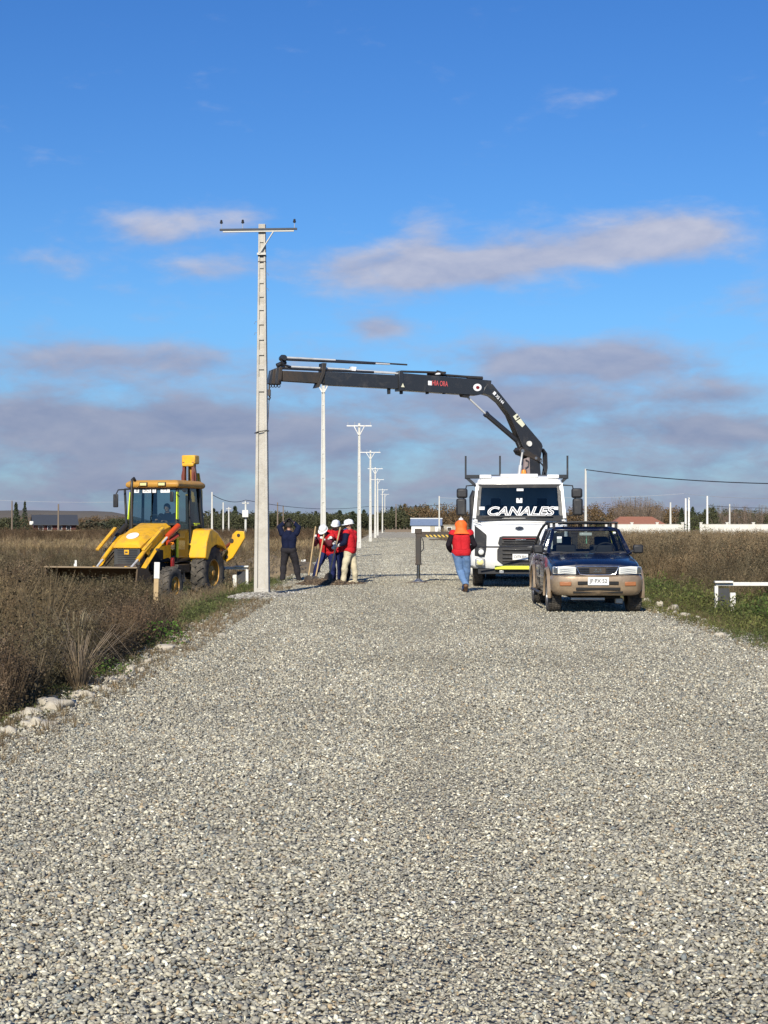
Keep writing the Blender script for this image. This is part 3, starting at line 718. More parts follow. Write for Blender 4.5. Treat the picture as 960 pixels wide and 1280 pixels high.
px_, d = 345, 52
lump('earth_mound', ((338 - HX) / F * 52, 52, -.45), (1.6, 2.2, 1.05), 'brown mound of old earth and dry grass behind the nearest pole', 'earth mound', 'old_soil', 3)
region('dry_grass', TF + BR, 260, lambda y: (-5.6, -2.9), 49.5, 53.5, .35, .7, one, zoff=.45, hfun=lambda x, y: .7)
def clods(name, cx, cy, rx, ry, n, smin, smax, cols, zc=.05):
    a = rng.uniform(0, 6.28, n); q = np.sqrt(rng.uniform(0, 1, n)); X = cx + np.cos(a) * q * rx; Y = cy + np.sin(a) * q * ry
    s = rng.uniform(smin, smax, n); Z = zc * np.maximum(0, 1 - q ** 2) + s * .3 - .02
    C = np.array(cols)[rng.integers(0, len(cols), n)] * rng.uniform(.7, 1.3, (n, 1))
    return merge_scatter(name, STP, rng.integers(0, len(STP), n), np.stack([X, Y, Z], 1), rng.uniform(0, 6.28, n), np.repeat(s[:, None], 3, 1), C, M['stone'], spin=True)
STP = stone_protos(6, .3)
clods('loose_soil', -1.62, 41.9, .75, 1.0, 1500, .02, .07, [(.10, .07, .045), (.07, .05, .032), (.15, .11, .07)], .13)
clods('loose_soil', -1.0, 42.4, .6, .6, 500, .015, .05, [(.10, .07, .045), (.16, .12, .08)], .07)
clods('rubble', -2.75, 35.1, .75, 1.0, 1500, .012, .04, [(.33, .31, .26), (.40, .38, .33), (.24, .22, .19)], .10)
clods('rubble', -2.2, 36.6, .9, .9, 300, .012, .03, [(.42, .40, .35), (.5, .48, .43), (.3, .28, .25)], .05)
clods('loose_soil', .97, 43.0, .5, .35, 300, .015, .04, [(.16, .13, .1), (.2, .17, .13)], .04)
# rocks along the verges (photo x, y of the centre; half width, half height in photo pixels)
RK = [(14, 919, 12, 7, 'rock at the lower left corner, first of the row'), (47, 909, 20, 8, 'broad pale rock lying in front of the row at the lower left'), (32, 896, 18, 6, 'flat rock behind the broad one at the lower left'),
      (66, 887, 24, 8, 'long white rock in the middle of the left row'), (103, 873, 14, 6, 'rounded white rock touching the end of the long one'), (97, 907, 9, 3.5, 'small white stone lying on the gravel off the left row'),
      (132, 866, 8, 5, 'small rock leading up from the long white one'), (139, 855, 9, 6, 'pale rock at the bend of the left row'), (153, 852, 7, 5, 'rock just right of the bend of the left row'),
      (163, 842, 7, 6, 'yellowish rock standing in grass beyond the bend'), (175, 842, 6, 5, 'small rock beside the yellowish one'), (174, 864, 10, 3.5, 'flat white rock on the gravel side of the row'),
      (185, 856, 10, 3, 'slim flat rock on the gravel side of the row'), (186, 830, 7, 4, 'lone rock in the grass halfway along the left verge'), (207, 813, 12, 5, 'white rock near the green weeds on the left verge'),
      (229, 806, 7, 4, 'small white rock farthest along the left verge before the pole'), (276, 796, 7, 3, 'grey stone at the gravel edge below the pole'), (90, 884, 8, 4, 'small rock wedged between the long and the rounded one'),
      (808, 751, 6, 3, 'stone nearest the pickup on the right verge'), (824, 758, 6, 4, 'second stone from the pickup on the right verge'), (840, 762, 8, 4, 'wider stone in the middle of the right row'),
      (842, 768, 7, 3, 'flat stone in front of the wider one on the right'), (856, 770, 6, 4, 'rounded bright stone on the right verge'), (871, 774, 5, 3, 'small bright stone on the right verge'),
      (880, 776, 4, 2.5, 'last small stone of the right row'), (903, 796, 8, 3, 'flat stone at the gravel edge on the right')]
for i, (px, py, hw, hh, lab) in enumerate(RK):
    d = 3178 / (py + hh * .6 - HY); r = hw / F * d; hz = hh / F * d * 1.4
    z = gh((px - HX) / F * d, d); d2 = F * (EYE - z) / (py + hh * .6 - HY); d2 = min(d2, d * 1.3)
    x = (px - HX) / F * d2; k = d2 / d
    lump('rock', (x, d2 + r * .3, gh(x, d2) + hz * .5), (r * k, r * .8 * k, hz * k), lab, 'rock', 'rock', i * 3.1, 'pale rocks along the verges', amp=.75, fr=1.25, rz=0)
nn_ = 420; yv_ = rng.uniform(10.5, 27, nn_); qv_ = -2.95 + rng.normal(size=nn_) * .17 + .12 * np.sin(yv_ * 1.1); sv_ = rng.uniform(.015, .055, nn_)
xv_ = qv_ + yv_ * 10 / F
merge_scatter('verge_stones', STP, rng.integers(0, len(STP), nn_), np.stack([xv_, yv_, ghv(xv_, yv_) + sv_ * .25 + .02], 1), rng.uniform(0, 6, nn_), np.repeat(sv_[:, None], 3, 1), np.array([(.5, .46, .37)]) * rng.uniform(.6, 1.2, (nn_, 1)), M['stone'], spin=True)
# pale tuft and round bush that stand out
tp = tuft_proto(1.0, 170, (.36, .30, .19), .75, .006)
def single(name, protos, x, y, s, m_, label, cat, tint=(1, 1, 1), z=None, seedrot=0.0, group=None):
    o = merge_scatter(name, protos, np.zeros(1, int), np.array([[0, 0, 0.]]), np.array([seedrot]), np.array([[s, s, s]], float), np.array([tint], float), M[m_], kind=None)
    o.location = (x, y, gh(x, y) - .02 if z is None else z); return tag(o, label, cat, group)
single('grass_tuft', [tp], -3.5, 17.6, .95, 'dry_veg', 'tall pale straw coloured grass tuft standing in the dark weeds at left', 'grass tuft')
single('grass_tuft', [tuft_proto(.8, 200, (.26, .205, .14), 1.5, .006)], -3.05, 15.6, 1.0, 'dry_veg', 'drooping brown grass tuft in front of the tall pale one', 'grass tuft')
single('round_bush', [leafy_proto(1.0, .62, 620, (.17, .11, .06), .07, 30, (.12, .08, .05))], (915 - HX) / F * 45, 45, 1.25, 'dry_veg', 'round rusty brown bush standing above the weeds on the right', 'bush')
single('green_bush', [leafy_proto(1.0, .8, 420, (.13, .16, .045), .07, 14)], (868 - HX) / F * 160, 160, 2.4, 'green_veg', 'green bush growing in the gap of the white wall', 'bush')
single('green_bush', [leafy_proto(.5, .5, 420, (.09, .17, .03), .06, 14)], (200 - HX) / F * 21, 21, .8, 'green_veg', 'bright green low plant on the left verge below the wooden stake', 'plant')
single('green_bush', [leafy_proto(.4, .5, 420, (.09, .16, .03), .06, 14)], (130 - HX) / F * 16.8, 16.8, .62, 'green_veg', 'bright green low plant beside the pale tuft', 'plant')
# wooden stake
st = empty('wooden_stake', ((194 - HX) / F * 28.6, 28.6, -.20), R(8), 'wooden stake with a white painted top in front of the digger wheel', 'stake')
b = MB(); b.box((0, 0, .42), (.085, .035, .90)); b.build('stake_post', M['raw_wood'], st, bevel=.004)
b = MB(); b.box((.006, -.004, .98), (.10, .045, .30)); b.build('painted_top', M['white_wood'], st, bevel=.004)
st.rotation_euler = (0, R(1.5), R(8))
st = empty('marker_peg', ((94.5 - HX) / F * 40.5, 40.5, -.62), 0, 'small white topped peg left of the digger bucket', 'peg')
b = MB(); b.box((0, 0, .55), (.06, .04, 1.1)); b.build('peg_post', M['old_wood'], st); b = MB(); b.box((0, -.002, 1.15), (.075, .05, .14)); b.box((.01, -.002, 1.26), (.05, .045, .1)); b.build('painted_top', M['white_wood'], st)
# white culvert rails
def culvert_rail(px, pyrail, d, length, side, label, zb, panel=True, h=.42):
    x = (px - HX) / F * d; z = EYE + (HY - pyrail) / F * d
    r = empty('culvert_rail', (x, d, zb), 0, label, 'rail', 'low white rails over the ditch culverts')
    zr = z - zb
    b = MB(); b.box((side * length / 2, .02, zr), (length, .07, .075)); b.build('top_rail', M['white_wood'], r, bevel=.005)
    if panel:
        b = MB(); b.box((0, .0, zr / 2 - .04), (.07, .09, zr)); b.build('end_post', M['white_wood'], r, bevel=.005)
        b = MB(); b.box((side * .335, -.05, zr / 2 - .09), (.11, .09, zr - .18)); b.build('support_block', M['white_wood'], r, bevel=.005)
        b = MB(); b.box((side * .155, .0, zr / 2 - .06), (.24, .03, zr - .06)); b.build('end_panel', M['grey_panel'], r)
        b = MB(); b.box((side * .15, -.03, zr + .045), (.38, .14, .04)); b.build('cap_board', M['white_wood'], r, bevel=.005)
    else:
        for xx in (.25, length - .12):
            b = MB(); b.box((side * xx, 0, zr / 2), (.12, .08, zr)); b.build('end_post', M['white_wood'], r)
    return r
r = culvert_rail(895, 730, 32.8, 3.2, 1, 'white rail with a dark end panel in the weeds at right', gh(7, 32.8) - .1)
r = culvert_rail(309, 710, 42.5, 1.6, -1, 'white rail with a dark end post between digger and nearest pole', gh(-3.8, 42.5) - .15)
r = culvert_rail(343, 700.5, 60, 1.2, 1, 'small white rail in the field behind the worker in dark clothes', gh(-4.5, 60) - .1, False)
# ---------------- wheels ----------------
def wheel(name, parent, loc, r, wd, rimr, tyre_m='rubber', rim_m='steel', lugs=0, side=1, dish=.06):
    """axle along x; side: which way the visible face points"""
    w_ = empty(name, loc); w_.parent = parent
    b = MB()
    b.lathe([(rimr, -wd / 2 + .02), (rimr + .03, -wd / 2), (r * .88, -wd / 2), (r * .97, -wd / 2 + .02), (r, -wd / 2 + .05), (r * 1.0, 0), (r, wd / 2 - .05), (r * .97, wd / 2 - .02), (r * .88, wd / 2), (rimr + .03, wd / 2), (rimr, wd / 2 - .02)], (0, 0, 0), (1, 0, 0), 40, cap=False)
    b.rings([[(x, math.cos(a) * rimr, math.sin(a) * rimr) for a in [2 * math.pi * k / 40 for k in range(40)]] for x in (-wd / 2 + .02, wd / 2 - .02)], cap=False)
    for k in range(lugs):
        for s in (-1, 1):
            a = 2 * math.pi * (k + (.5 if s > 0 else 0)) / lugs; rot = Matrix.Rotation(a, 3, 'X') @ Matrix.Rotation(s * R(35), 3, 'Z')
            c = Matrix.Rotation(a, 3, 'X') @ Vector((s * wd * .24, 0, r * 1.01)); b.box(c, (wd * .5, r * .075, r * .075), 0, rot)
    if not lugs:
        for k in range(44):
            a = 2 * math.pi * k / 44
            for xx in (-.33, -.11, .11, .33): b.box(Matrix.Rotation(a + xx * .1, 3, 'X') @ Vector((xx * wd, 0, r)), (wd * .17, r * .09, .018), 0, Matrix.Rotation(a + xx * .1, 3, 'X'))
    b.build('tyre', M[tyre_m], w_, smooth=40)
    b = MB(); s = side; h = wd / 2
    b.lathe([(rimr, s * (h - .02)), (rimr * .93, s * (h - .015)), (rimr * .88, s * (h - dish)), (rimr * .55, s * (h - dish * 1.3)), (rimr * .5, s * (h - dish * .6)), (rimr * .28, s * (h - dish * .4)), (rimr * .22, s * (h - dish * .1)), (0.0, s * (h - dish * .05))], (0, 0, 0), (1, 0, 0), 32, cap=False)
    b.lathe([(rimr, -s * (h - .05)), (rimr * .6, -s * (h - .09)), (0, -s * (h - .09))], (0, 0, 0), (1, 0, 0), 24, cap=False)
    for k in range(6):
        a = 2 * math.pi * k / 6; b.tube((s * (h - dish * 1.1), math.cos(a) * rimr * .4, math.sin(a) * rimr * .4), (s * (h - dish * .35), math.cos(a) * rimr * .4, math.sin(a) * rimr * .4), .015, n=8)
    b.build('rim', M[rim_m], w_, smooth=40)
    return w_
def patch(b, p00, p10, p11, p01, bulge=0, n=(0, -1, 0), nu=8, nv=4, mi=0, th=0):
    """glass patch between four corners, bowed along n"""
    p = [Vector(q) for q in (p00, p10, p11, p01)]; n = Vector(n); rows = []
    for j in range(nv + 1):
        v = j / nv; rows.append([p[0].lerp(p[1], i / nu).lerp(p[3].lerp(p[2], i / nu), v) + n * bulge * (1 - (2 * i / nu - 1) ** 2) for i in range(nu + 1)])
    b.sheet(rows, mi)
    return rows
def bowed_beam(b, p0, p1, bow, n, wx, wy, mi=0, up=(0, 0, 1), k=8):
    pts = [Vector(p0).lerp(Vector(p1), i / k) + Vector(n) * bow * (1 - (2 * i / k - 1) ** 2) for i in range(k + 1)]
    for a, c in zip(pts[:-1], pts[1:]): b.beam(a, c + (c - a) * .03, wx, wy, mi, up)

# ---------------- crane truck ----------------
TX, TY, TR = 3.42, 39.4, R(-4.3)
truck = empty('crane_truck', (TX, TY, 0), TR, 'white truck with a black crane boom reaching over to the nearest pole', 'truck')
def prof(hw, yf, yb, z, rc=.16, bow=.06, n=5):
    """rounded front outline at height z: from back left to back right"""
    pts = [(-hw, yb, z)]
    for k in range(n + 1):
        a = math.pi + (math.pi / 2) * k / n; pts.append((-hw + rc + math.cos(a) * rc, yf + bow + rc + math.sin(a) * rc, z))
    m_ = 10
    for k in range(1, m_):
        q = k / m_; x = (-hw + rc) * (1 - q) + (hw - rc) * q; pts.append((x, yf + bow * (2 * q - 1) ** 2, z))
    for k in range(n + 1):
        a = 1.5 * math.pi + (math.pi / 2) * k / n; pts.append((hw - rc + math.cos(a) * rc, yf + bow + rc + math.sin(a) * rc, z))
    pts.append((hw, yb, z)); return pts
cabb = MB()
LV = [(1.15, .07, .50), (1.235, .02, .58), (1.25, .0, .75), (1.235, .0, 1.15), (1.215, .02, 1.5), (1.20, .045, 1.72), (1.19, .06, 1.78)]
cabb.rings([prof(hw, yf, 2.0, z) for hw, yf, z in LV])
body = cabb.build('cab_body', M['white_paint'], truck, smooth=40)
cut = MB(); cut.lathe([(.62, -1.4), (.62, -.72)], (0, 1.36, .50), (1, 0, 0), 28); cut.lathe([(.62, .72), (.62, 1.4)], (0, 1.36, .50), (1, 0, 0), 28); boolean_cut(body, cut)
ro = MB(); ro.rings([prof(hw, yf, yb, z, rc, .05) for hw, yf, yb, z, rc in ((1.10, .29, 1.98, 2.62, .14), (1.09, .30, 1.98, 2.66, .14), (1.06, .34, 1.97, 2.76, .14), (.98, .48, 1.92, 2.84, .14), (.8, .7, 1.8, 2.87, .14))])
ro.box((-.86, .50, 2.84), (.30, .22, .10)); ro.box((.86, .50, 2.84), (.30, .22, .10)); ro.box((0, .56, 2.86), (.95, .3, .10))
ro.build('cab_roof', M['white_paint'], truck, smooth=40, bevel=.015)
for s in (-1, 1):
    pl = MB(); pl.beam((s * 1.135, .16, 1.76), (s * 1.055, .40, 2.66), .10, .13, up=(0, 1, 0)); pl.beam((s * 1.14, 1.25, 1.76), (s * 1.06, 1.25, 2.66), .07, .10, up=(0, 1, 0)); pl.beam((s * 1.14, 1.93, 1.76), (s * 1.05, 1.9, 2.66), .10, .12, up=(0, 1, 0))
    pl.build('cab_pillars', M['white_paint'], truck, bevel=.01)
pl = MB(); pl.box((0, 1.95, 2.2), (2.1, .05, .95)); pl.build('cab_back_wall', M['white_paint'], truck, bevel=.01)
fr = MB()
bowed_beam(fr, (-1.09, .12, 1.80), (1.09, .12, 1.80), .03, (0, -1, 0), .05, .09, 0); bowed_beam(fr, (-1.05, .345, 2.60), (1.05, .345, 2.60), .03, (0, -1, 0), .05, .09)
for s in (-1, 1): fr.beam((s * 1.055, .115, 1.78), (s * 1.0, .345, 2.62), .09, .04, up=(0, 1, 0))
wsf = fr.build('windscreen_frame', M['black_plastic'], truck)
ws = MB(); patch(ws, (-1.04, .10, 1.80), (1.04, .10, 1.80), (.99, .335, 2.61), (-.99, .335, 2.61), .018); wsg = ws.build('windscreen', M['truck_glass'], truck, smooth=60, normals=False)
for s in (-1, 1):
    sw = MB(); patch(sw, (s * 1.15, .24, 1.80), (s * 1.15, 1.2, 1.80), (s * 1.07, 1.2, 2.6), (s * 1.07, .45, 2.6)); sw.build('side_window', M['truck_glass'], truck, normals=False)
    dr = MB(); dr.path([(s * 1.252, .22, .95), (s * 1.225, .22, 1.7), (s * 1.225, 1.2, 1.7), (s * 1.252, 1.2, .95)], .008, 4); d_ = dr.build('door_seam', M['under'], truck)
    hd = MB(); hd.box((s * 1.25, 1.05, 1.35), (.03, .2, .05)); hd.build('door_handle', M['black_plastic'], d_, bevel=.01)
it = MB(); it.box((0, .55, 1.76), (2.1, .7, .12)); it.build('dashboard', M['dash'], truck, bevel=.03)
for s in (-1, 1):
    se = MB(); se.box((s * .6, 1.35, 1.75), (.5, .16, .75)); se.box((s * .6, 1.35, 2.2), (.26, .1, .2)); se.build('cab_seat', M['seat'], truck, bevel=.03)
sw = MB(); sw.path([(.55 + math.cos(a) * .21, .85 - math.sin(a) * .1, 1.93 + math.sin(a) * .17) for a in [2 * math.pi * k / 20 for k in range(21)]], .015, 6); sw.build('steering_wheel', M['dash'], truck)
# lettering across the foot of the windscreen
tilt = (R(90) - math.atan2(.235, .81), 0, 0)
def wsp(x, z, o=.0):
    q = (z - 1.80) / .81; return (x, .10 + .235 * q - .018 * (1 - (x / 1.02) ** 2) - .012 - o, z)
text_mesh('windscreen_lettering', 'CANALES', .31, M['paper'], wsg, wsp(0, 1.945), tilt, .32, .014, .001, 1.05, 1.72)
text_mesh('lettering_fill', 'CANALES', .31, M['ink'], wsg, wsp(0, 1.945, .004), tilt, .32, -.003, .001, 1.05, 1.68)
s1 = MB(); s1.box((0, 0, 0), (.17, .006, .06)); s1.build('windscreen_sticker', M['paper'], wsg, loc=wsp(.02, 2.50))
s1 = MB(); s1.box((0, 0, 0), (.15, .006, .13)); s1.box((0, -.004, .045), (.04, .004, .04), 1); s1.build('windscreen_sticker', [M['paper'], M['ink']], wsg, loc=wsp(0, 2.22))
for s, w_ in ((-.95, .14), (.93, .1)):
    s1 = MB(); s1.box((0, 0, 0), (w_, .006, .08)); s1.build('windscreen_sticker', M['paper'], wsg, loc=wsp(s, 2.03))
wp = MB()
for x0, x1 in ((-.95, -.25), (.15, .85)): wp.beam((x0, .045, 1.80), (x1, .03, 1.83), .02, .03)
wp.box((0, .05, 1.745), (2.12, .035, .06)); wp.build('wipers', M['black_plastic'], truck)
# grille, bumper, lamps
def front_panel(name, pts, y0, y1, m_, parent=truck, bevel=.01):
    b = MB(); b.prism(pts, lambda u, v, w_: (u, w_ + .06 * (u / 1.1) ** 2 * (1 if abs(u) > .3 else 0), v), y0, y1); return b.build(name, M[m_], parent, bevel=bevel)
ug = front_panel('upper_grille', [(-.50, 1.08), (.50, 1.08), (.54, 1.14), (.50, 1.30), (.42, 1.325), (-.42, 1.325), (-.50, 1.30), (-.54, 1.14)], -.035, .05, 'black_plastic')
for z, m_, w_ in ((1.262, 'red_trim_and_reflection', .86), (1.20, 'black_paint', .80), (1.145, 'black_paint', .9)):  # top bar's red is a reddish reflection painted into its colour
    b = MB(); b.box((0, -.045, z), (w_, .04, .022)); b.build('grille_bar', M[m_], ug, bevel=.008)
b = MB(); b.box((.03, -.068, 1.235), (.26, .012, .022)); b.build('grille_badge', M['chrome'], ug)
lg = front_panel('lower_grille', [(-.40, .60), (.40, .60), (.56, .72), (.56, .98), (.50, 1.05), (-.50, 1.05), (-.56, .98), (-.56, .72)], -.035, .05, 'black_plastic')
for z in (.98, .88, .78, .70):
    b = MB(); b.box((0, -.045, z), (.86, .035, .035)); b.build('grille_bar', M['black_paint'], lg, bevel=.008)
b = MB(); b.box((.02, -.075, .80), (.39, .012, .15)); npl = b.build('number_plate', M['plate_white'], truck, bevel=.003)
text_mesh('plate_lettering', 'CXTK·BW', .095, M['ink'], npl, (.02, -.084, .80), (R(90), 0, 0), 0, .001, .001, 1, .32)
em = MB(); em.rings([[(math.cos(a) * .115 * k, y, 1.525 + math.sin(a) * .05 * k) for a in [2 * math.pi * i / 28 for i in range(28)]] for k, y in ((1, .03), (1, -.005), (.93, -.018))]); e_ = em.build('oval_emblem', M['chrome'], truck, smooth=40)
em = MB(); em.rings([[(math.cos(a) * .115 * k, y, 1.525 + math.sin(a) * .05 * k) for a in [2 * math.pi * i / 28 for i in range(28)]] for k, y in ((.82, -.01), (.80, -.024))]); em.build('emblem_centre', M['navy_paint'], e_, smooth=40)
em = MB(); em.path([(-.06, -.028, 1.515), (-.02, -.028, 1.54), (.0, -.028, 1.51), (.03, -.028, 1.54), (.06, -.028, 1.525)], .006, 6); em.build('emblem_script', M['chrome'], e_)
for s in (-1, 1):
    P = [(s * 1.13, 1.60), (s * 1.00, 1.50), (s * .83, 1.36), (s * .84, 1.0), (s * .88, .80), (s * 1.13, .82)]
    hp = MB(); hp.prism(P, lambda u, v, w_: (u, w_ + .10 * max(0, abs(u) - .8) ** 1.2 / .33, v), -.022, .1); hp_ = hp.build('lamp_surround', M['black_plastic'], truck, bevel=.01)
    b = MB(); b.ball((s * .965, -.0, .92), (.082, .05, .082), 16); b.build('headlight', M['headlamp'], hp_, smooth=60)
    b = MB(); b.lathe([(.105, 0), (.105, .03), (.085, .035)], (s * .965, .01, .92), (0, -1, 0), 24); b.build('headlight_ring', M['black_paint'], hp_)
    b = MB(); b.box((s * .99, .008, .66), (.25, .05, .19)); f_ = b.build('fog_lamp_housing', M['steel'], truck, bevel=.03)
    b = MB(); b.ball((s * .99, -.012, .66), (.092, .03, .075), 16); b.build('fog_lamp', M['fog_lamp'], f_, smooth=60)
b = MB(); bowed_beam(b, (-.62, -.002, .53), (.62, -.002, .53), .012, (0, -1, 0), .02, .085); b.build('reflective_strip', M['yellow_reflector'], truck)
b = MB(); b.box((0, .25, .44), (2.1, .3, .16)); b.box((-.45, .08, .42), (.12, .1, .08), 1); b.build('lower_valance', [M['black_plastic'], M['steel']], truck, bevel=.01)
b = MB(); bowed_beam(b, (-1.16, .012, 1.66), (1.16, .012, 1.66), .055, (0, -1, 0), .006, .012); b.build('bonnet_seam', M['under'], truck)
for s in (-1, 1):
    b = MB(); b.path([(s * 1.12, .02, 1.70), (s * 1.0, -.035, 1.70), (s * .98, -.035, 1.66)], .008, 5); b.build('grab_handle', M['black_plastic'], truck)
# mirrors
for s in (-1, 1):
    b = MB(); b.path([(s * 1.10, .30, 2.62), (s * 1.34, .18, 2.60), (s * 1.42, .16, 2.2)], .018, 6); b.path([(s * 1.16, .3, 1.86), (s * 1.34, .2, 1.84), (s * 1.42, .16, 2.2)], .018, 6); ma = b.build('mirror_arm', M['black_plastic'], truck)
    b = MB(); b.box((s * 1.45, .16, 2.41), (.28, .12, .25)); b.build('upper_mirror', M['black_plastic'], ma, bevel=.05)
    b = MB(); b.box((s * 1.47, .16, 2.06), (.26, .13, .44)); b.build('lower_mirror', M['black_plastic'], ma, bevel=.05)
    b = MB(); b.box((s * 1.47, .228, 2.06), (.2, .008, .36)); b.build('mirror_glass', M['chrome'], ma)
# snorkel and black gear left behind the cab
b = MB(); b.path([(-1.2, 2.15, 1.0), (-1.22, 2.15, 2.35), (-1.15, 2.15, 2.5)], .09, 12); b.build('air_intake', M['black_plastic'], truck, smooth=40)
# chassis, wheels
b = MB(); b.box((-.42, 4.6, .85), (.09, 8.8, .26)); b.build('chassis_rail', M['dark_steel'], truck); b = MB(); b.box((.42, 4.6, .85), (.09, 8.8, .26)); b.build('chassis_rail', M['dark_steel'], truck)
b = MB(); b.tube((-1.0, 1.36, .5), (1.0, 1.36, .5), .08); b.build('front_axle', M['dark_steel'], truck)
b = MB(); b.box((0, 1.2, .75), (.7, 1.0, .6)); b.build('engine', M['under'], truck, bevel=.05)
for s in (-1, 1):
    wheel('front_wheel', truck, (s * 1.06, 1.36, .50), .50, .28, .29, side=s, dish=-.05, rim_m='white_wood')
    for y in (5.9, 7.2):
        for xx, nm in ((1.08, 'outer_wheel'), (.76, 'inner_wheel')): wheel(nm, truck, (s * xx, y, .50), .50, .27, .29, side=s, dish=.12, rim_m='white_wood')
    b = MB(); b.box((s * 1.0, 4.3, .75), (.5, .9, .55)); b.build('fuel_tank', M['steel'], truck, bevel=.06)
    b = MB(); b.rings([[(s * (.75 + .5 * k), 1.36 + math.cos(a) * .60, .50 + math.sin(a) * .60) for a in [math.pi * i / 12 for i in range(13)]] for k in (0, 1)], cap=False, closed=False); b.build('mudguard', M['black_plastic'], truck, normals=False)
# flat bed
b = MB(); b.box((0, 6.75, 1.14), (2.5, 5.3, .12)); b.build('bed_floor', M['old_wood'], truck, bevel=.01)
for s in (-1, 1):
    b = MB(); b.box((s * 1.23, 6.75, 1.42), (.05, 5.3, .44)); b.build('bed_side', M['white_paint'], truck, bevel=.01)
b = MB(); b.box((0, 9.4, 1.42), (2.4, .05, .44)); b.build('bed_tailboard', M['white_paint'], truck, bevel=.01)
b = MB(); b.box((0, 4.12, 1.5), (2.4, .06, .6)); b.build('bed_headboard', M['dark_steel'], truck)
# rack behind the cab with stakes
rk = empty('load_rack'); rk.parent = truck; rk.location = (-.05, 2.45, 0)
b = MB(); b.box((0, 0, 2.90), (2.74, .12, .10)); b.build('rack_crossbar', M['black_paint'], rk, bevel=.008)
for x in (-1.36, -.44, 1.36):
    b = MB(); b.box((x, 0, 3.15), (.05, .06, .62)); b.build('rack_stake', M['black_paint'], rk)
for s in (-1, 1):
    b = MB(); b.beam((s * 1.34, 0, 2.88), (s * 1.05, 0, 2.62), .08, .08, up=(0, 1, 0)); b.beam((s * 1.05, 0, 2.64), (s * 1.05, 0, 1.0), .08, .08, up=(0, 1, 0)); b.build('rack_leg', M['black_paint'], rk)
b = MB(); b.lathe([(.07, 0), (.07, .03), (.055, .10), (.02, .12)], (.12, .62, 2.91), (0, 0, 1), 16); b.build('beacon', M['amber'], truck, smooth=40)
# ---- outriggers ----
def TL(p):   # world -> truck local
    return Matrix.Rotation(-TR, 3, 'Z') @ (Vector(p) - Vector((TX, TY, 0)))
mat('hazard', (.6, .45, .1), .5)
hm = M['hazard']; t = NT(hm.node_tree); bsdf = hm.node_tree.nodes['Principled BSDF']
oc = t.n('ShaderNodeTexCoord').outputs['Object']; sx = t.n('ShaderNodeSeparateXYZ'); t.put(sx.inputs[0], oc)
t.put(bsdf.inputs['Base Color'], t.mix(t.m('GREATER_THAN', t.m('FRACT', t.m('MULTIPLY', t.m('ADD', sx.outputs[0], sx.outputs[2]), 9.0)), .5), (.62, .42, .06), (.03, .03, .03)))
b = MB(); b.box((0, 3.5, 1.34), (2.4, .26, .24)); ob = b.build('outrigger_housing', M['dark_steel'], truck, bevel=.01)
def outrigger(s, reach):
    xl = s * reach
    b = MB(); b.box((s * (reach / 2 + .5), 3.5, 1.345), (reach - .9, .18, .15)); bm_ = b.build('outrigger_beam', M['dark_steel'], truck, bevel=.008)
    b = MB(); b.box((s * (reach - .52), 3.40, 1.30), (.62, .012, .065)); b.build('hazard_strip', hm, bm_)
    b = MB(); b.box((s * (reach * .5 + .3), 3.5, 1.20), (reach - 1.2, .05, .03)); b.build('outrigger_lower_rail', M['dark_steel'], bm_)
    b = MB(); b.box((xl, 3.5, 1.0), (.15, .17, .95)); b.box((xl, 3.5, 1.43), (.19, .21, .14)); b.box((xl, 3.5, .53), (.17, .19, .06)); lg_ = b.build('outrigger_leg', M['dark_steel'], truck, bevel=.01)
    b = MB(); b.tube((xl, 3.5, .55), (xl, 3.5, .10), .045); b.build('outrigger_rod', M['chrome'], lg_, smooth=40)
    b = MB(); b.lathe([(.17, 0), (.17, .03), (.10, .05), (.06, .10)], (xl, 3.5, .02), (0, 0, 1), 20); b.build('foot_plate', M['steel'], lg_, smooth=40)
    b = MB(); b.path([(xl + s * -.08, 3.42, 1.3), (xl - s * .14, 3.4, 1.15), (xl - s * .15, 3.4, .95), (xl - s * .07, 3.42, .85)], .014, 6); b.build('outrigger_hose', M['black_plastic'], lg_)
xo = TL(WP(522.5, 700, 42.9)).x
outrigger(-1, -xo); outrigger(1, 1.55)
# ---- crane: drawn in its own vertical plane from column to tip ----
A = Vector((4.03, 42.85)); Bp = Vector((-2.88, 40.1))
def CR(px, py, off=0.0):
    k = (px - HX) / F; D = Bp - A; tt = (k * A.y - A.x) / (D.x - k * D.y); q = A + D * tt
    nrm = Vector((D.y, -D.x)).normalized()       # toward the camera side
    if nrm.y > 0: nrm = -nrm
    q2 = q + nrm * off
    return TL((q2.x, q2.y, EYE + (HY - py) / F * q.y))
def slab(name, pts, th, m_, parent, off=0.0, bevel=.012):
    b = MB(); b.prism(pts, lambda u, v, w_: CR(u, v, w_), off - th / 2, off + th / 2); return b.build(name, M[m_], parent, bevel=bevel)
def ctube(b, p0, p1, r, off=0, mi=0, n=10): b.tube(CR(*p0, off), CR(*p1, off), r, n=n, mi=mi)
mat('column_paint', (.34, .26, .26), .5, dirt=.4)
col_ = slab('crane_column', [(654, 600), (654, 574), (660, 566), (671, 568), (673, 600)], .34, 'black_paint', truck)
b = MB(); bc = TL((A.x, A.y, 0)); b.box((bc.x, bc.y, 1.45), (.62, .6, .6)); b.tube((bc.x, bc.y, 1.6), (bc.x, bc.y, 2.9), .22); b.build('column_base', M['black_paint'], col_, bevel=.02, smooth=50)
b = MB(); b.prism([(651, 600), (652, 574), (658, 572), (659, 600)], lambda u, v, w_: CR(u, v, w_), -.12, .20); b.build('column_sleeve', M['column_paint'], col_, bevel=.01)
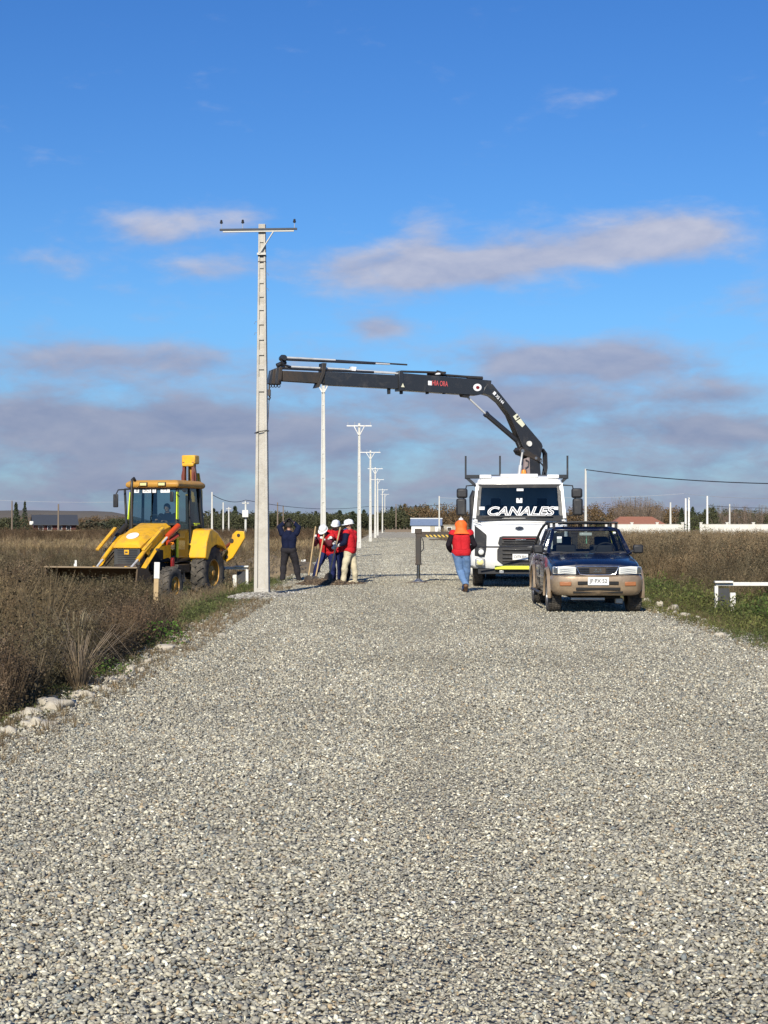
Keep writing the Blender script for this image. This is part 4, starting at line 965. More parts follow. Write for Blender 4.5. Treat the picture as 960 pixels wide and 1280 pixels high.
b = MB(); ctube(b, (648.5, 566), (646, 582), .03, .22); ctube(b, (646, 582), (643.5, 602), .052, .22, 1); b.build('lift_cylinder', [M['silver_rod'], M['silver_rod']], col_, smooth=40)
arm = slab('crane_arm', [(601, 492), (603, 485), (607, 480), (613, 480.5), (640, 514), (674, 554), (675.5, 558), (672, 577), (660, 570), (651, 560), (645, 545), (634, 519), (622, 503), (612, 495)], .30, 'black_paint', truck)
b = MB(); b.prism([(645, 563), (648, 559), (662, 567), (674, 574), (672, 579), (660, 573), (648, 568)], lambda u, v, w_: CR(u, v, w_), -.19, .19); b.build('arm_linkage', M['dark_steel'], arm, bevel=.01)
for px, py, r in ((658, 555, .075), (649.5, 564, .05), (666, 573, .04), (672.5, 576.5, .035)):
    b = MB(); b.tube(CR(px, py, -.2), CR(px, py, .2), r); b.build('pivot_pin', M['white_wood' if r > .07 else 'steel'], arm, smooth=40)
def decal(name, pts, m_, parent, off): b = MB(); b.prism(pts, lambda u, v, w_: CR(u, v, w_), off, off + .006); return b.build(name, M[m_], parent)
mat('decal_cream', (.68, .67, .5), .5)
decal('warning_plate', [(638, 521), (643, 517.3), (646.5, 522), (641.5, 526)], 'decal_cream', arm, .158)
decal('load_plate', [(642, 527), (647.5, 523.5), (653, 531), (649.5, 534.5)], 'decal_cream', arm, .158)
decal('plate_mark', [(642, 520.5), (644.5, 519.3), (645.2, 521.7), (642.4, 523)], 'ink', arm, .165)
def crane_text(name, body, px, py, px2, py2, size, m_, parent, off=.16, width=None, shear=0.0):
    a, c = CR(px, py, off), CR(px2, py2, off); x = (c - a).normalized(); n = (CR(px, py, off + .1) - a).normalized(); y = n.cross(x)
    rot = Matrix((x, y, n)).transposed().to_euler()
    return text_mesh(name, body, size, M[m_], parent, (a + c) / 2, rot, shear, .002, .001, 1.0, width or (c - a).length)
crane_text('model_lettering', '■ XS 144', 613.5, 491, 626, 504.5, .12, 'paper', arm)
b = MB(); ctube(b, (581, 493), (609, 519), .028, .0); ctube(b, (607.5, 517.5), (649, 553), .072, 0, 1, 14); ctube(b, (606.5, 516.5), (609, 519), .085, 0, 1, 14); ctube(b, (647, 551), (650, 558), .08, 0, 1)
cy = b.build('knuckle_cylinder', [M['silver_rod'], M['black_paint']], arm, smooth=40)
hs = MB()
for q, o in ((0, .12), (1.2, .0), (2.6, -.12)):
    hs.path([CR(672 + q, 561, o), CR(677 + q, 562, o), CR(680.5 + q * .5, 567, o), CR(681 + q * .5, 585, o), CR(678 + q * .5, 603, o)], .026, 8)
hs.path([CR(668, 575, .2), CR(674, 582, .22), CR(676, 588, .22), CR(671, 602, .2)], .02, 6)
hs.path([CR(652, 575, .24), CR(656, 577, .24), CR(655, 583, .24), CR(652, 585, .24), CR(653, 590, .24)], .014, 6)
hs.build('hydraulic_hoses', M['black_plastic'], arm, smooth=40)
boom = slab('crane_boom', [(499, 466.5), (612, 476), (611.5, 480), (605, 488.5), (601, 493), (594, 494.5), (578, 493.5), (497, 488)], .27, 'black_paint', truck)
slab('boom_rear_bracket', [(574, 491), (586, 493), (585, 497), (577, 496)], .2, 'dark_steel', boom)
slab('boom_collar', [(496, 464), (501, 463.5), (503, 489), (496, 489)], .31, 'black_paint', boom)
for x in (486, 501.5, 534, 555): slab('boom_lug', [(x - 1.5, 484.5), (x + 1.5, 484.5), (x + 1.2, 492.5), (x - 1.2, 492.5)], .1, 'dark_steel', boom, bevel=0)
slab('second_section', [(404, 464.5), (499, 469.5), (498, 486.5), (404, 481.5)], .22, 'black_paint', boom)
slab('third_section', [(352, 463.5), (406, 466), (406, 480), (352, 476.5)], .18, 'dark_steel', boom)
for i, (x, dx) in enumerate(((348, 0), (344, 1), (340.5, 2), (337, 3))):
    slab('tip_collar', [(x - 2.5, 480 - i * .2), (x - 1 + i * .4, 459 + i * 1.3), (x + 3.5, 459 + i * 1.3), (x + 1.5, 481)], .26 - i * .03, 'black_paint' if i % 2 else 'dark_steel', boom, bevel=.008)
    b = MB(); c = CR(x + .5, 482.3); rgt = (CR(x + 1.5, 482.3) - CR(x - 1.5, 482.3)).normalized()
    b.path([c + (rgt * math.cos(a) + Vector((0, 0, 1)) * math.sin(a)) * .035 for a in [2 * math.pi * k / 12 for k in range(13)]], .01, 6); b.build('tip_ring', M['dark_steel'], boom)
b = MB()
ctube(b, (346, 457), (357, 452), .06); b.ball(CR(353.5, 447.5), .095, 12); b.tube(CR(353.5, 447.5, -.14), CR(353.5, 447.5, .14), .07); b.path([CR(350, 450, .1), CR(352, 456, .1), CR(362, 459, .1)], .03, 8)
b.build('tip_bracket', M['black_paint'], boom, smooth=40)
for i, (p0, p1, p2, m1, m2) in enumerate((((356, 446.5), (420, 450), (510, 455.5), 'silver_rod', 'dark_steel'), ((356, 449.5), (468, 454.5), (486, 455.5), 'black_paint', 'silver_rod'), ((352, 457.5), (432, 461.5), (500, 466), 'silver_rod', 'silver_rod'), ((352, 460.5), (466, 465.5), (500, 467.5), 'black_paint', 'silver_rod'))):
    b = MB(); o = .06 * (1 if i % 2 else -1); ctube(b, p0, p1, .032, o, 0); ctube(b, p1, p2, .022, o, 1); b.build('extension_cylinder', [M[m1], M[m2]], boom, smooth=40)
slab('cylinder_clamp', [(401, 454), (406, 454.5), (404, 467), (397, 484.5), (393, 485), (400, 466)], .3, 'dark_steel', boom, bevel=.006)
slab('cylinder_clamp', [(438, 458.5), (444, 459), (443, 464), (438, 463.5)], .2, 'paper', boom, bevel=.004)
b = MB(); ctube(b, (500, 464.5), (556, 466), .03, .06); ctube(b, (535, 467), (600, 472), .035, -.05); ctube(b, (585, 471.5), (604, 472.5), .05, -.05); ctube(b, (545, 465), (553, 467), .05, .05); b.build('upper_cylinder', M['dark_steel'], boom, smooth=40)
b = MB(); b.ball(CR(546, 467.3, .05), (.09, .05, .045), 10); b.build('work_lamp', M['paper'], boom, smooth=60)
decal('round_badge', [(594 + math.cos(a) * 5.2, 484.7 + math.sin(a) * 4.6) for a in [2 * math.pi * k / 24 for k in range(24)]], 'paper', boom, .14)
decal('badge_centre', [(594.3 + math.cos(a) * 2.2, 484.8 + math.sin(a) * 2.0) for a in [2 * math.pi * k / 16 for k in range(16)]], 'red_trim_and_reflection', boom, .147)
mat('logo_red', (.62, .10, .10), .5)
decal('logo_square', [(532.5, 476.3), (537, 476.7), (537, 482.2), (532.5, 481.8)], 'paper', boom, .14)
crane_text('boom_lettering', 'HIA ORA', 537.8, 479.2, 557, 480.8, .19, 'logo_red', boom, .142)
decal('warning_triangle', [(498.3, 484.3), (502.6, 484.6), (500.6, 479.6)], 'decal_cream', boom, .165)
# hook block and chain hanging at the tip
hk = MB(); c = CR(336.5, 481); hk.path([c, c + Vector((0, 0, -.12))], .02, 6); hk.box(c + Vector((0, 0, -.2)), (.07, .09, .16)); hk.path([c + Vector((0, 0, -.26)), c + Vector((.03, 0, -.33)), c + Vector((.0, 0, -.39)), c + Vector((-.04, 0, -.35))], .016, 8); hk.build('crane_hook', M['dark_steel'], boom, smooth=40)
ca = MB(); c = CR(336.5, 492); ca.path([c, c + Vector((-.02, 0, -.5)), c + Vector((-.05, 0, -.95))], .009, 6); ca.build('hanging_cable', M['dark_steel'], boom)
# ---------------- pickup ----------------
pk_ = empty('pickup_truck', (3.87, 28.9, 0), R(-.6), 'dark blue pickup with beige lower body and roof rack parked in front of the truck', 'pickup')
def sect(y, hw, zb, zt, cr=.02, tuck=.93):
    h = [(0, zb), (hw * .80, zb), (hw * .96, zb + .03), (hw, zb + .16), (hw, .62), (hw * .985, zt - .10), (hw * .95, zt - .035), (hw * .88, zt - .005), (hw * .5, zt + cr * .8), (0, zt + cr)]
    pts = [(x, y, z) for x, z in h] + [(-x, y, z) for x, z in h[-2:0:-1]]
    return pts
def bodymat(i, j):
    n = 18
    if i < 0: return 0
    k = j if j < 9 else 17 - j
    return 1 if k <= 3 else 0
b = MB()
b.rings([sect(y, hw, zb, zt, cr) for y, hw, zb, zt, cr in ((-.63, .72, .40, .80, .02), (-.60, .76, .36, .865, .03), (-.50, .80, .34, .905, .04), (-.25, .83, .34, .95, .05), (.2, .845, .34, 1.0, .055), (.6, .848, .32, 1.045, .05), (.85, .848, .32, 1.07, .02), (1.6, .848, .32, 1.075, 0), (2.52, .848, .34, 1.075, 0))], mi=bodymat)
pb = b.build('body', [M['navy_paint'], M['beige_paint']], pk_, smooth=38)
cut = MB(); cut.lathe([(.415, -1.2), (.415, -.45)], (0, 0, .37), (1, 0, 0), 32); cut.lathe([(.415, .45), (.415, 1.2)], (0, 0, .37), (1, 0, 0), 32); boolean_cut(pb, cut)
b = MB(); b.rings([sect(y, .84, .38, zt, 0) for y, zt in ((2.56, 1.02), (2.6, 1.04), (4.1, 1.04), (4.16, 1.0))], mi=bodymat)
bed = b.build('cargo_bed', [M['navy_paint'], M['beige_paint']], pk_, smooth=38)
cut = MB(); cut.lathe([(.415, -1.2), (.415, -.5)], (0, 3.02, .37), (1, 0, 0), 32); cut.lathe([(.415, .5), (.415, 1.2)], (0, 3.02, .37), (1, 0, 0), 32); cut.box((0, 3.35, 1.0), (1.46, 1.4, .85)); boolean_cut(bed, cut)
# fender flares
for s in (-1, 1):
    for y in (0, 3.02):
        b = MB(); rr = []
        for k in range(17):
            a = math.pi * (-.06 + 1.12 * k / 16); c_, s_ = math.cos(a), math.sin(a)
            rr.append([(s * .80, y + c_ * .415, .37 + s_ * .415), (s * .885, y + c_ * .42, .37 + s_ * .42), (s * .885, y + c_ * .45, .37 + s_ * .45), (s * .83, y + c_ * .475, .37 + s_ * .475)])
        b.rings(rr); b.build('wheel_arch', M['beige_paint'], pk_, smooth=40)
    b = MB(); b.box((s * .855, 1.5, .62), (.02, 1.9, .05)); b.build('side_moulding', M['beige_paint'], pk_, bevel=.006)
    b = MB(); b.path([(s * .93, .55, .34), (s * .93, 2.4, .34)], .03, 8); b.path([(s * .93, .8, .34), (s * .7, .8, .38)], .02, 6); b.path([(s * .93, 2.2, .34), (s * .7, 2.2, .38)], .02, 6); b.build('side_step', M['dark_steel'], pk_)
    for y0, y1 in ((.70, 1.62), (1.66, 2.46)):
        b = MB(); b.path([(s * .851, y0, .42), (s * .851, y0, 1.05), (s * .851, y1, 1.05), (s * .851, y1, .42), (s * .851, y0, .42)], .004, 4); ds_ = b.build('door', M['under'], pk_)
        b = MB(); b.box((s * .862, y1 - .15, .93), (.03, .15, .04)); b.build('door_handle', M['black_plastic'], ds_, bevel=.008)
# greenhouse
def gp(x, y, z): return (x, y, z)
RW, RZ = .60, 1.50
b = MB(); b.rings([[(-hw, y0, z), (-hw * .6, y0 - .03, z), (hw * .6, y0 - .03, z), (hw, y0, z), (hw + .01, (y0 + y1) / 2, z), (hw, y1, z), (-hw, y1, z), (-hw - .01, (y0 + y1) / 2, z)] for hw, y0, y1, z in ((.64, 1.18, 2.40, 1.49), (.645, 1.17, 2.41, 1.52), (.61, 1.22, 2.37, 1.56), (.45, 1.36, 2.25, 1.58))])
b.build('roof', M['navy_paint'], pk_, smooth=40, bevel=.008)
b = MB()
for s in (-1, 1):
    b.beam((s * .775, .66, 1.06), (s * .625, 1.20, 1.51), .065, .06, up=(0, 1, 0)); b.beam((s * .80, 1.62, 1.06), (s * .645, 1.64, 1.51), .04, .09, up=(0, 1, 0)); b.beam((s * .79, 2.49, 1.06), (s * .63, 2.36, 1.51), .07, .12, up=(0, 1, 0))
    b.beam((s * .80, .7, 1.075), (s * .80, 2.5, 1.075), .05, .03)
bowed_beam(b, (-.76, .66, 1.065), (.76, .66, 1.065), .04, (0, -1, 0), .05, .04)
b.beam((-.78, 2.49, 1.07), (.78, 2.49, 1.07), .05, .05)
b.build('pillars', M['navy_paint'], pk_, bevel=.008)
b = MB(); patch(b, (-.745, .655, 1.085), (.745, .655, 1.085), (.60, 1.185, 1.495), (-.60, 1.185, 1.495), .04); wsg = b.build('windscreen', M['car_glass'], pk_, smooth=60, normals=False)
b = MB(); patch(b, (-.74, 2.50, 1.09), (.74, 2.50, 1.09), (.59, 2.37, 1.49), (-.59, 2.37, 1.49)); b.build('rear_window', M['car_glass'], pk_, normals=False)
for s in (-1, 1):
    b = MB(); patch(b, (s * .795, .78, 1.09), (s * .797, 1.6, 1.09), (s * .645, 1.62, 1.49), (s * .63, 1.24, 1.49)); b.build('side_window', M['car_glass'], pk_, normals=False)
    b = MB(); patch(b, (s * .797, 1.66, 1.09), (s * .79, 2.42, 1.09), (s * .63, 2.32, 1.49), (s * .645, 1.66, 1.49)); b.build('side_window', M['car_glass'], pk_, normals=False)
# interior
b = MB(); b.box((0, .85, 1.06), (1.45, .42, .10)); b.build('dashboard', M['dash'], pk_, bevel=.03)
for s in (-1, 1):
    b = MB(); b.box((s * .36, 1.62, .98), (.46, .16, .5)); st_ = b.build('front_seat', M['seat'], pk_, bevel=.05)
    b = MB(); b.box((s * .36, 1.62, 1.30), (.27, .11, .17)); b.build('headrest', M['seat'], st_, bevel=.04)
b = MB(); b.box((0, 2.36, .95), (1.3, .16, .36)); b.build('rear_seat', M['seat'], pk_, bevel=.04)
b = MB(); b.path([(.37 + math.cos(a) * .185, 1.08 - math.sin(a) * .07, 1.13 + math.sin(a) * .14) for a in [2 * math.pi * k / 20 for k in range(21)]], .014, 6); b.build('steering_wheel', M['dash'], pk_)
b = MB(); b.box((0, 1.13, 1.435), (.24, .04, .06)); rv = b.build('rear_view_mirror', M['headlamp'], pk_, bevel=.01)
mat('charm_green', (.25, .55, .35), .6)
b = MB(); b.tube((.01, 1.11, 1.40), (.01, 1.10, 1.34), .004, n=5); b.box((.01, 1.10, 1.30), (.02, .02, .09)); b.build('hanging_charm', M['charm_green'], rv)
b = MB(); b.box((-.52, .99, 1.33), (.09, .006, .12)); b.build('sticker', M['paper'], wsg); b = MB(); b.box((.55, 1.13, 1.46), (.05, .006, .04)); b.build('sticker', M['paper'], wsg)
wp_ = MB(); wp_.beam((-.55, .60, 1.085), (.0, .615, 1.10), .014, .02); wp_.beam((.05, .60, 1.085), (.6, .64, 1.10), .014, .02); wp_.build('wipers', M['black_plastic'], pk_)
# bonnet seam and scoop line
b = MB(); b.path([(-.74, -.54, .885), (-.76, .2, 1.01), (-.74, .6, 1.06)], .004, 4); b.path([(.74, -.54, .885), (.76, .2, 1.01), (.74, .6, 1.06)], .004, 4); b.build('bonnet_seam', M['under'], pk_)
# nose
b = MB(); b.box((0, -.615, .79), (.80, .06, .17)); b.build('nose_panel', M['navy_paint'], pk_, bevel=.02)
for s in (-1, 1):
    b = MB(); b.prism([(s * .385, .715), (s * .80, .725), (s * .80, .855), (s * .60, .865), (s * .39, .845)], lambda u, v, w_: (u, w_ + max(0, abs(u) - .5) ** 2 * .55, v), -.67, -.55); hl_ = b.build('headlight', M['headlamp'], pk_, bevel=.012)
    b = MB(); b.prism([(s * .715, .735), (s * .795, .74), (s * .795, .85), (s * .715, .855)], lambda u, v, w_: (u, w_ + max(0, abs(u) - .5) ** 2 * .55, v), -.676, -.6); b.build('indicator', M['chrome'], hl_, bevel=.008)
    b = MB()
    for z in (.75, .785, .82): b.box((s * .55, -.672, z), (.28, .006, .006))
    b.build('lens_ribs', M['steel'], hl_)
    b = MB(); b.path([(s * .78, .74, 1.10), (s * .88, .72, 1.13)], .025, 6); ma = b.build('mirror_arm', M['black_plastic'], pk_)
    b = MB(); b.box((s * .945, .74, 1.155), (.19, .11, .165)); b.build('mirror_shell', M['black_plastic'], ma, bevel=.03); b = MB(); b.box((s * .945, .80, 1.155), (.15, .008, .12)); b.build('mirror_glass', M['chrome'], ma)
gr = MB(); gr.prism([(-.33, .715), (.33, .715), (.385, .85), (-.385, .85)], lambda u, v, w_: (u, w_, v), -.662, -.58); gr_ = gr.build('grille', M['black_plastic'], pk_, bevel=.01)
b = MB(); P = [(-.39, -.672, .862), (-.32, -.672, .722), (-.2, -.675, .708), (.2, -.675, .708), (.32, -.672, .722), (.39, -.672, .862)]; b.path(P, .009, 8); b.path([(-.39, -.672, .862), (.39, -.672, .862)], .007, 8); b.build('grille_surround', M['chrome'], gr_, smooth=40)
b = MB()
for z in (.75, .785, .82): b.box((-.25, -.668, z), (.19, .02, .012)); b.box((.25, -.668, z), (.19, .02, .012))
b.build('grille_slats', M['navy_paint'], gr_)
b = MB(); b.box((0, -.668, .785), (.30, .02, .115)); b.build('grille_centre', M['dark_steel'], gr_, bevel=.008)
b = MB(); b.box((-.03, -.682, .80), (.03, .01, .03)); b.box((.05, -.682, .80), (.03, .01, .03)); b.box((0, -.682, .765), (.15, .01, .012)); b.build('grille_emblem', M['chrome'], gr_)
# bumper
def bprof(s, ins, z): 
    P = [(-.835, -.33), (-.84, -.5), (-.80, -.64), (-.70, -.715), (-.45, -.755), (0, -.775), (.45, -.755), (.70, -.715), (.80, -.64), (.84, -.5), (.835, -.33)]
    return [(x * s, y + ins, z) for x, y in P] + [(.6 * s, -.33 + 0, z), (-.6 * s, -.33, z)]
b = MB(); b.rings([bprof(.86, .10, .335), bprof(.93, .045, .36), bprof(.99, .0, .44), bprof(1.0, .0, .62), bprof(.99, .012, .675), bprof(.96, .06, .70)]); bp_ = b.build('front_bumper', M['beige_paint'], pk_, smooth=45)
b = MB(); b.box((0, -.768, .565), (.74, .03, .06)); b.box((0, -.766, .46), (.80, .03, .05)); b.box((0, -.70, .40), (.9, .09, .04)); b.build('bumper_slots', M['under'], bp_, bevel=.01)
mat('rust_lens', (.34, .13, .05), .4)
for s in (-1, 1):
    b = MB(); b.box((s * .585, -.738, .55), (.21, .03, .075), rot=Matrix.Rotation(s * R(10), 3, 'Z')); b.build('fog_recess', M['rust_lens'], bp_, bevel=.012)
b = MB(); b.box((0, -.795, .60), (.38, .012, .145)); npl = b.build('number_plate', M['plate_white'], pk_, bevel=.003)
text_mesh('plate_lettering', 'JF·PX·52', .10, M['ink'], npl, (0, -.803, .60), (R(90), 0, 0), 0, .001, .001, 1, .32)
b = MB(); b.box((-.15, -.45, .27), (.62, .05, .05)); b.box((0, .1, .33), (.9, 1.0, .12), 1); b.box((.45, -.2, .22), (.14, .1, .1)); b.build('skid_plate', [M['steel'], M['under']], pk_, bevel=.01)
b = MB(); b.tube((-.7, 0, .35), (.7, 0, .35), .04); b.tube((-.7, 3.02, .35), (.7, 3.02, .35), .05); b.box((0, 1.8, .38), (.8, 3.6, .12)); b.build('chassis', M['under'], pk_)
for s in (-1, 1):
    wheel('front_wheel', pk_, (s * .735, 0, .352), .352, .25, .195, side=s, dish=.05)
    wheel('rear_wheel', pk_, (s * .735, 3.02, .352), .352, .25, .195, side=s, dish=.05)
# rear lamps
for s in (-1, 1):
    b = MB(); b.box((s * .75, 4.15, .82), (.12, .04, .3)); b.build('tail_lamp', M['red_trim_and_reflection'], pk_, bevel=.01)
b = MB(); b.box((0, 4.22, .48), (1.6, .12, .16)); b.build('rear_bumper', M['chrome'], pk_, bevel=.02)
# rack: tubes from the bed rail up over the cab
rk = empty('roof_rack'); rk.parent = pk_
for s in (-1, 1):
    for o in (0, .22):
        b = MB(); b.path([(s * .81, 4.0 - o, 1.03), (s * .80, 3.8 - o, 1.12), (s * (.70), 2.9 - o * .6, 1.52), (s * .66, 2.55 - o * .6, 1.62), (s * .62, 2.3, 1.64)], .021, 8); b.build('rack_tube', M['black_plastic'], rk, smooth=40)
    b = MB(); b.path([(s * .62, 1.2, 1.655), (s * .64, 1.5, 1.66), (s * .64, 2.5, 1.66)], .018, 8); b.build('side_rail', M['black_plastic'], rk, smooth=40)
    for y in (1.25, 2.3):
        b = MB(); b.box((s * .6, y, 1.60), (.05, .06, .12)); b.build('rack_foot', M['black_plastic'], rk)
for y in (1.2, 1.5, 1.8, 2.1, 2.4, 2.8):
    b = MB(); b.path([(-.62, y, 1.655), (0, y, 1.67), (.62, y, 1.655)], .016, 8); b.build('cross_bar', M['black_plastic'], rk, smooth=40)
b = MB(); b.box((.02, 1.7, 1.635), (.9, .95, .025)); b.build('rack_tray', M['black_plastic'], rk, bevel=.01)
# ---------------- backhoe loader ----------------
DX, DY, DZ, DR = -6.20, 39.3, -.37, R(-18)
dg = empty('backhoe_loader', (DX, DY, DZ), DR, 'yellow backhoe loader standing in the weeds left of the road with its bucket lowered', 'digger')
Y_ = 'yellow_paint'
b = MB(); b.rings([[(-hw, y, zb), (hw, y, zb), (hw, y, zt - .10), (hw - .10, y, zt), (-hw + .10, y, zt), (-hw, y, zt - .10)] for y, hw, zb, zt in ((-.62, .375, 1.41, 1.50), (-.56, .39, 1.38, 1.56), (-.2, .41, 1.2, 1.72), (.3, .44, 1.05, 1.89), (.75, .46, 1.0, 2.0), (.95, .46, 1.0, 2.04))])
hood = b.build('bonnet', M[Y_], dg, smooth=35, bevel=.02)
b = MB(); b.rings([[(math.cos(a) * .17 * k, y * 0 - .30 + math.sin(a) * .13 * k, 1.70) for a in [2 * math.pi * i / 20 for i in range(20)]] for k, y in ((1, 0), (1, 1))])
o = b.build('bonnet_sticker', M['paper'], hood)
o.data.clear_geometry(); b = MB(); nrm = Vector((0, -.46, .89)); cc = Vector((0, -.28, 1.70)); b.lathe([(.16, 0), (.16, .012), (0, .013)], cc, nrm, 24); b2 = b
me2 = bpy.data.meshes.new('sticker'); me2.from_pydata(b.v, [], b.f); me2.materials.append(M['paper']); o.data = me2
b = MB(); b.box((0, -.45, 1.13), (.72, .30, .56)); g_ = b.build('radiator_grille', M['grey_panel'], dg, bevel=.02)
b = MB()
for k in range(9): b.box((.02, -.603, .90 + .055 * k), (.54, .01, .02))
b.build('grille_bars', M['black_plastic'], g_)
b = MB(); b.box((0, -.61, 1.30), (.13, .014, .12)); bd_ = b.build('yellow_badge', M[Y_], g_, bevel=.004); b = MB(); b.box((0, -.619, 1.30), (.07, .006, .035)); b.build('badge_mark', M['ink'], bd_)
b = MB(); b.box((0, .3, .82), (.62, 2.0, .36)); b.box((0, 2.0, .80), (.7, 1.8, .4)); b.box((0, -.7, .75), (.5, .3, .4)); b.build('chassis', M['dark_steel'], dg, bevel=.03)
b = MB(); b.box((.05, .45, 1.1), (.8, 1.2, .5)); b.path([(.35, .2, 1.0), (.55, .6, 1.1), (.5, 1.0, .95)], .05, 8); b.path([(.4, -.1, .85), (.62, .5, .8), (.6, 1.2, .75)], .035, 8); b.build('engine_block', M['under'], dg, bevel=.03)
b = MB(); b.tube((.46, 1.15, .78), (.66, 1.15, .78), .05); b.box((.66, 1.05, .86), (.26, .7, .22)); b.build('battery_box', M['dark_steel'], dg, bevel=.02)
b = MB(); b.box((.74, .92, .80), (.10, .4, .05)); b.box((.74, .92, .55), (.10, .4, .05)); b.beam((.76, .75, .55), (.72, .75, .95), .04, .04); b.beam((.76, 1.1, .55), (.72, 1.1, .95), .04, .04); b.build('cab_step', M['steel'], dg)
# exhaust
b = MB(); b.path([(-.33, .30, 1.75), (-.33, .30, 2.2), (-.33, .30, 2.95), (-.33, .33, 3.13), (-.33, .42, 3.17), (-.33, .5, 3.10)], .035, 10); b.build('exhaust_pipe', M['dark_steel'], dg, smooth=50)
# cab
CB = ((-.68, .88), (.68, .88), (.70, 2.30), (-.70, 2.30)); zb, zt = 1.95, 2.98
b = MB()
def post(x0, y0, x1, y1, z0=1.1, w_=.07): b.beam((x0, y0, z0), (x1, y1, zt), w_, w_, up=(0, 1, 0))
for s in (-1, 1):
    post(s * .66, .84, s * .64, .94, 1.0); post(s * .70, 1.62, s * .66, 1.60, 1.1, .06); post(s * .70, 2.36, s * .64, 2.20, 1.55, .12)
    b.beam((s * .67, .88, 1.05), (s * .70, 1.65, 1.12), .06, .08); b.beam((s * .69, 1.62, 1.98), (s * .70, 2.34, 1.95), .05, .07)
b.beam((-.66, .9, 2.0), (.66, .9, 2.0), .06, .07); b.beam((-.66, 2.32, 1.6), (.66, 2.32, 1.6), .06, .07)
b.build('cab_frame', M['black_plastic'], dg, bevel=.01)
b = MB(); patch(b, (-.64, .87, 2.02), (.64, .87, 2.02), (.62, .95, 2.96), (-.62, .95, 2.96), .05); b.build('windscreen', M['cab_glass'], dg, smooth=60, normals=False)
b = MB(); patch(b, (-.64, 2.33, 1.65), (.64, 2.33, 1.65), (.62, 2.22, 2.96), (-.62, 2.22, 2.96)); b.build('rear_window', M['cab_glass'], dg, normals=False)
for s in (-1, 1):
    b = MB(); patch(b, (s * .67, .90, 1.12), (s * .70, 1.60, 1.12), (s * .66, 1.58, 2.96), (s * .64, .96, 2.96)); b.build('door_window', M['cab_glass'], dg, normals=False)
    b = MB(); patch(b, (s * .70, 1.66, 2.0), (s * .70, 2.30, 1.98), (s * .65, 2.20, 2.96), (s * .66, 1.64, 2.96)); b.build('side_window', M['cab_glass'], dg, normals=False)
    b = MB(); b.beam((s * .69, .84, 2.12), (s * .665, .905, 2.82), .025, .10, up=(0, 1, 0)); b.beam((s * .70, .82, 1.15), (s * .695, .835, 1.75), .025, .10, up=(0, 1, 0)); b.build('reflective_stripe', M['hivis'], dg)
    b = MB(); b.box((s * .71, 1.98, 1.99), (.02, .34, .07)); b.build('side_reflector', M['hivis'], dg)
# open door glass / mirror on the far side
b = MB(); b.path([(-.68, .85, 2.9), (-.92, .70, 2.88), (-.98, .68, 2.75)], .018, 6); ma = b.build('mirror_arm', M['black_plastic'], dg); b = MB(); b.box((-.98, .68, 2.60), (.14, .05, .34)); b.build('mirror', M['black_plastic'], ma, bevel=.02)
b = MB(); b.path([(.68, .85, 2.75), (.80, .72, 2.7)], .015, 6); ma = b.build('mirror_arm', M['black_plastic'], dg); b = MB(); b.box((.55, .80, 2.70), (.10, .04, .26)); b.build('mirror', M['black_plastic'], ma, bevel=.02)
b = MB(); b.beam((-.72, .85, 1.3), (-.86, .95, 2.9), .05, .04, up=(0, 1, 0)); b.beam((-.86, .95, 2.9), (-.70, 1.5, 2.94), .04, .04); b.beam((-.72, .85, 1.3), (-.70, 1.5, 1.3), .04, .04); b.build('open_door_frame', M['black_plastic'], dg)
b = MB(); b.rings([[(-hw, y0, z), (hw, y0, z), (hw, y1, z), (-hw, y1, z)] for hw, y0, y1, z in ((.72, .80, 2.40, 2.93), (.75, .76, 2.44, 2.98), (.75, .76, 2.44, 3.06), (.66, .88, 2.3, 3.13))]); rf = b.build('cab_roof', M['ochre_paint'], dg, bevel=.03, smooth=40)
b = MB(); b.box((0, 1.6, 2.915), (1.3, 1.5, .03)); b.build('roof_lining', M['dash'], dg)
for x in (-.22, .30):
    b = MB(); b.box((x, .75, 3.02), (.22, .05, .10)); l = b.build('work_light', M['black_plastic'], rf, bevel=.01); b = MB(); b.box((x, .72, 3.02), (.18, .012, .07)); b.build('light_lens', M['fog_lamp'], l, bevel=.005)
for x, w_, sx_ in ((-.47, .16, 'B'), (-.19, .24, 'SCI'), (.02, .10, 'I'), (.33, .26, 'TT')):
    b = MB(); b.box((x, .88, 2.87), (w_, .012, .13)); s_ = b.build('roof_number_sticker', M['paper'], dg); text_mesh('sticker_lettering', sx_, .12, M['ink'], s_, (x, .872, 2.87), (R(90), 0, 0), 0, 0, .001)
b = MB(); b.box((0, 1.65, 1.55), (.5, .5, .14)); b.box((0, 1.92, 1.85), (.46, .12, .6)); b.build('driver_seat', M['seat'], dg, bevel=.04)
b = MB(); b.box((-.1, 1.12, 1.62), (.22, .25, .9)); b.path([(-.1 + math.cos(a) * .17, 1.25 - math.sin(a) * .1, 2.12 + math.sin(a) * .12) for a in [2 * math.pi * k / 18 for k in range(19)]], .015, 6); b.build('steering_console', M['dash'], dg, bevel=.02)
b = MB(); b.box((0, 1.6, 1.12), (1.3, 1.4, .06)); b.build('cab_floor', M['dash'], dg)
